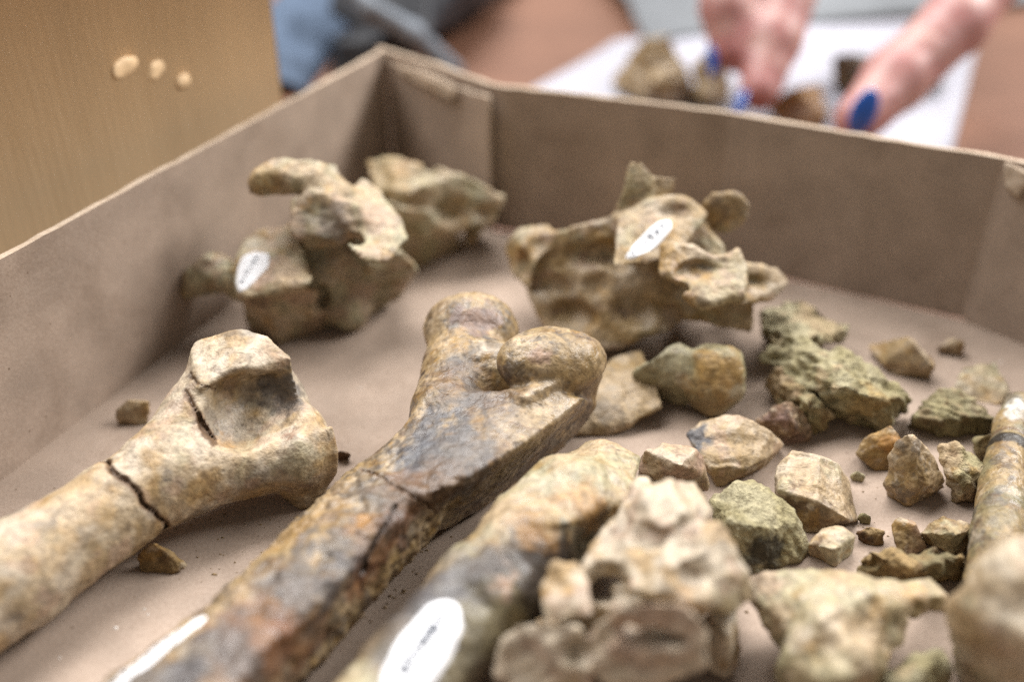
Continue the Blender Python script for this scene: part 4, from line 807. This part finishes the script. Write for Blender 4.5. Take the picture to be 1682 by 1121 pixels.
# ------------------------------------------------------------------ behind the tray
# brown carton: upright box whose side faces the tray
CX, CY = (-64.42, 286.94, 46.0)[0] - 4, (-64.42, 286.94, 46.0)[1] + 6
carton = bpy.data.objects.new('carton', None); C.objects.link(carton); carton.empty_display_size = .02
carton.location = (CX * MM, CY * MM, -1.8 * MM); carton.rotation_euler = (0, 0, math.radians(-27))
tag(carton, 'tall light brown ribbed carton standing behind the left tray wall', 'carton')
def ribbed_side():
    V, F = [], []; L, H, pitch = 230.0, 92.0, 2.6; n = int(L / pitch * 4)
    for i in range(n + 1):
        y = -L * i / n; x = .014 * math.sin(2 * math.pi * (L * i / n) / pitch)
        V += [(x * MM, y * MM, 0), (x * MM, y * MM, H * MM)]
        if i: k = len(V); F.append((k - 4, k - 3, k - 1, k - 2))
    k = len(V); V += [(-3 * MM, 0, 0), (-3 * MM, 0, H * MM), (-3 * MM, -L * MM, 0), (-3 * MM, -L * MM, H * MM)]
    F += [(0, 1, k + 1, k), (k - 2, k + 2, k + 3, k - 1), (k, k + 1, k + 3, k + 2)]
    F.append(tuple(range(1, k, 2)) + (k + 3, k + 1))
    me = bpy.data.meshes.new('side_panel'); me.from_pydata(V, [], F); me.update()
    me.polygons.foreach_set('use_smooth', [i < n for i in range(len(F))])
    return me
link('side_panel', ribbed_side(), MAT['brown_carton'], carton)
link('back_panel', box_mesh('back_panel', [(-3, -.5), (-3, 3), (-160, 3), (-160, -.5)], 0, 92), MAT['brown_carton'], carton)
link('top_flap', box_mesh('top_flap', [(-3.2, -1), (-3.2, -229), (-160, -229), (-160, -1)], 88, 91), MAT['brown_carton'], carton)
def relief(name, s, h, mat, parent, org=None, rough=0.0, seed=1, wave=6):
    V, Q = surface(s, h)
    if rough: V = V + normals(V, Q) * (rough * fbm(V, wave, seed, 3))[:, None]
    o0 = np.array(org if org is not None else (0, 0, 0))
    return link(name, make_mesh(name, (V - o0) * MM, Q), MAT[mat], parent)
for y, z, a, b2 in ((-56.5, 68.5, 4.4, 2.3), (-47, 65, 3.2, 2.3), (-38.5, 60, 2.4, 2.1)):
    relief('torn_bump', warp(el((0, y, z), (0, a, .8), (.8, 0, 0), rw=b2), 4, .5, y), .35, 'brown_carton', carton, rough=.2)

# white paper
def sheet(name, quad, nu, nv, zf, mat, th=.4):
    a, b2, c, d = [Vector(q) for q in quad]; V, F = [], []
    u, v = [g.ravel() for g in np.meshgrid(np.arange(nu + 1) / nu, np.arange(nv + 1) / nv, indexing='ij')]
    q = [np.array(k)[None] for k in (a, b2, c, d)]; U1, V1 = u[:, None], v[:, None]
    p = (q[0] * (1 - U1) + q[1] * U1) * (1 - V1) + (q[3] * (1 - U1) + q[2] * U1) * V1
    z = zf(p[:, 0], p[:, 1], u, v)
    for side in (0, 1): V += [(x * MM, y * MM, (w + (th if side else 0)) * MM) for x, y, w in zip(p[:, 0].tolist(), p[:, 1].tolist(), z.tolist())]
    m = (nu + 1) * (nv + 1); k = nv + 1
    for i in range(nu):
        for j in range(nv):
            q = (i * k + j, i * k + j + 1, (i + 1) * k + j + 1, (i + 1) * k + j)
            F.append(q); F.append(tuple(m + x for x in q)[::-1])
    ring = [i * k for i in range(nu + 1)] + [nu * k + j for j in range(1, nv + 1)] + [i * k + nv for i in range(nu - 1, -1, -1)] + [j for j in range(nv - 1, 0, -1)]
    for x, y in zip(ring, ring[1:] + ring[:1]): F.append((x, y, m + y, m + x))
    me = bpy.data.meshes.new(name); me.from_pydata(V, [], F)
    bm = bmesh.new(); bm.from_mesh(me); bmesh.ops.recalc_face_normals(bm, faces=bm.faces); bm.to_mesh(me); bm.free()
    me.polygons.foreach_set('use_smooth', [True] * len(F))
    return link(name, me, MAT[mat])
def nz(x, y, w, seed): return fbm(np.stack([x, y, 0 * x], 1).astype(np.float32), w, seed, 3)
o = sheet('paper_sheet', [(2, 424), (52, 506), (256, 556), (160, 346)], 24, 24, lambda x, y, u, v: -1.5 + 6 * np.maximum(0, u - .55) ** 1.5 * (1 + .4 * np.sin(v * 6)), 'paper')
tag(o, 'white paper sheet on the table behind the tray, under the hand', 'paper')
o = sheet('grey_cloth', [(66, 500), (40, 760), (420, 760), (300, 585)], 50, 60, lambda x, y, u, v: 1.5 + 10 * np.minimum(1, 4 * u) * np.minimum(1, 6 * (1 - v)) * (.9 + .5 * nz(x, y, 40, 3)), 'grey_cloth', 1.0)
tag(o, 'rumpled grey cloth lying beyond the white paper at the top edge', 'cloth')
o = sheet('denim_cloth', [(-135, 430), (-135, 640), (-78, 640), (-90, 425)], 50, 24, lambda x, y, u, v: -1 + 16 * np.abs(np.sin(math.pi * v)) ** .6 * (.8 + .5 * nz(x, y, 30, 5)), 'denim', 1.0)
tag(o, 'folded pale blue cloth beside the light brown carton', 'cloth')
s = U(6, hull([(-77.3, 537.34, 0.0), (-25.98, 537.34, 0.0), (-18.82, 486.93, 30.0), (-38.08, 466.77, 45.0), (-79.88, 491.34, 40.0), (-86.09, 482.21, 20.0), (-66.44, 458.91, 15.0), (-37.38, 440.17, 18.0), (-60, 640, 0), (10, 650, 0)], 8),
      hull([(-83.57, 453.32, 0.0), (-59.47, 448.81, 0.0), (-60.28, 452.65, 14.0), (-79.58, 455.24, 16.0), (-86.76, 513.98, 0.0)], 5))
org = (-50, 560, -1.8)
bag = bpy.data.objects.new('black_pouch', None); C.objects.link(bag); bag.location = tuple(np.array(org) * MM); bag.empty_display_size = .02
tag(bag, 'black fabric pouch with a pale strap, far beyond the tray corner', 'pouch')
relief('body', warp(s, 30, 4, 2), 2.2, 'black_nylon', bag, org, 1.0, 3, 20)
relief('strap', tube([(*(-74.68, 456.56, 42.0), 4), (*(-61.18, 447.24, 30.0), 4.5), (*(-43.01, 445.42, 20.0), 5), (*(-26.36, 448.64, 2.0), 5)], 3), 1.6, 'pale_strap', bag, org, .4, 4, 10)
o = sheet('pink_cloth', [(-85, 462), (-80, 500), (-66, 500), (-68, 460)], 12, 8, lambda x, y, u, v: -1 + 9 * np.sin(math.pi * v) * np.sin(math.pi * np.minimum(1, u + .05)), 'skin_cloth', .8)
tag(o, 'small salmon coloured cloth scrap between pale blue cloth and black pouch', 'cloth')

# fossils on the paper

bone('bone_chunk', 'blurred tan chunk with a raised left peak, on the white paper', 'fossil fragment',
     U(3, hull([(42.4, 432.62, 1.0), (52.73, 436.15, 12.0), (55.31, 424.01, 24.0), (65.75, 425.87, 24.0), (68.53, 422.52, 16.0), (73.27, 412.64, 10.0), (79.19, 412.32, 1.0), (53.56, 412.32, 1.0), (67.01, 459.26, 1.0)], 4), eb((65.59, 410.83, 8.0), 9, 8, 8, 0)), 1.0, ('beige', 'tan'), [('pale', 9, .1, .4, .6), ('brown', 8, .3, .3, .6)], [], (1.2, .4), 211, 'bone', 'fossils on the paper', ground=1.0)
bone('bone_chunk', 'blurred pale chunk beside the fingertips, right part of the pile on the paper', 'fossil fragment',
     hull([(75.99, 416.31, 14.0), (80.31, 416.71, 22.0), (87.46, 413.18, 20.0), (89.46, 402.94, 8.0), (88.06, 404.64, 1.0), (76.03, 408.45, 1.0), (90.69, 450.08, 1.0)], 4), 1.0, ('beige', 'tan'), [('pale', 9, .1, .4, .6), ('brown', 8, .3, .3, .6)], [], (1.2, .4), 223, 'bone', 'fossils on the paper', ground=1.0)
bone('bone_chunk', 'brownish pink bone pinched between the fingers and thumb', 'fossil fragment',
     hull([(102.41, 390.08, 6.0), (110.07, 388.36, 14.0), (121.84, 392.16, 14.0), (122.03, 373.73, 8.0), (120.99, 376.14, 1.0), (105.89, 382.95, 1.0), (123.72, 416.25, 1.0)], 4), .9, ('pink', 'orange'), [('brown', 9, .35, .4, .4)], [], (.8, .3), 227, 'bone', 'fossils on the paper', ground=1.0)
bone('bone_chunk', 'dark brown chunk on the paper behind the thumb tip', 'fossil fragment',
     hull([(138.18, 432.03, 14.0), (147.49, 434.02, 15.0), (157.33, 431.66, 12.0), (151.94, 424.3, 1.0), (139.94, 428.43, 1.0), (156.72, 459.26, 1.0)], 4), 1.0, ('brown', 'dark'), [('tan', 9, .2, .4, .5)], [], (.8, .3), 229, 'bone', 'fossils on the paper', ground=1.0)
bone('bone_chunk', 'dark brown chunk on the paper right of the thumb', 'fossil fragment',
     hull([(166.85, 417.05, 6.0), (170.39, 416.13, 12.0), (181.94, 424.34, 10.0), (187.56, 428.43, 1.0), (171.56, 420.25, 1.0), (186.78, 441.2, 1.0)], 3), 1.0, ('brown', 'dark'), [('tan', 9, .3, .4, .5)], [], (.8, .3), 233, 'bone', 'fossils on the paper', ground=1.0)

# hand reaching down behind the tray
fing = [
    [(96, 446, 97, 11), (87, 428, 70, 10.2), (84, 404, 41, 9.8), (85.5, 394, 27, 7.6)],
    [(116, 452, 97, 11.5), (115, 420, 57, 10.8), (103, 396, 31, 10.2), (95.5, 380, 16, 7.8)],
    [(132, 458, 97, 9.4), (138, 432, 72, 8.4), (142, 450, 58, 7.6), (142, 462, 62, 6.6)],
    [(150, 466, 95, 8.4), (158, 448, 74, 7.4), (160, 462, 62, 6.8), (160, 472, 66, 6.0)],
    [(188, 480, 100, 14), (196, 412, 66, 12.8), (161, 371, 44, 11.6), (137, 354.5, 28, 11.2), (121, 338.5, 19, 8.4)]]
palm = U(10, hull([(92, 448, 104), (150, 470, 104), (205, 500, 112), (170, 540, 125), (120, 500, 118), (110, 460, 88), (160, 470, 86), (195, 480, 94)], 10),
         tube([(170, 500, 110, 20), (190, 560, 128, 22), (215, 620, 148, 26)], 6))
s = U(7, palm, *[tube(f, 4) for f in fing])
PAL['skin_pale'] = lin((216, 166, 154)) * .54
hand = bone('person', 'hand with blue painted nails reaching down to bones on the white paper', 'person', s, 1.4, ('skin', 'skin_pale'), [('skin_red', 18, .1, .6, .5)],
            [((86, 393, 27), 11, 'skin_red', .6), ((94, 380, 16), 11, 'skin_red', .6), ((121, 340, 19), 12, 'skin_red', .5)], (.25, .08), 239, 'skin', grain=.25, ground=None)
ho = np.array(hand.location) / MM
def nail(c, along, out, half_l, half_w):
    a = A3(along) / np.linalg.norm(along); n = A3(out) - a * float(A3(out) @ a); n /= np.linalg.norm(n)
    w = np.cross(a, n)
    s = el(c, a * half_l, w * half_w, n * 1.6)
    relief('fingernail', s, .4, 'nail_polish', hand, ho)
nail((78.2, 391, 24), (1.5, -10, -14), (-1, -.35, .1), 7, 3.6)
nail((88.0, 375.5, 13.5), (-7, -16, -15), (-1, -.3, .35), 7, 3.6)
nail((119.0, 329.3, 25), (-6, -5, -16), (.15, -1, .35), 8.2, 4.8)
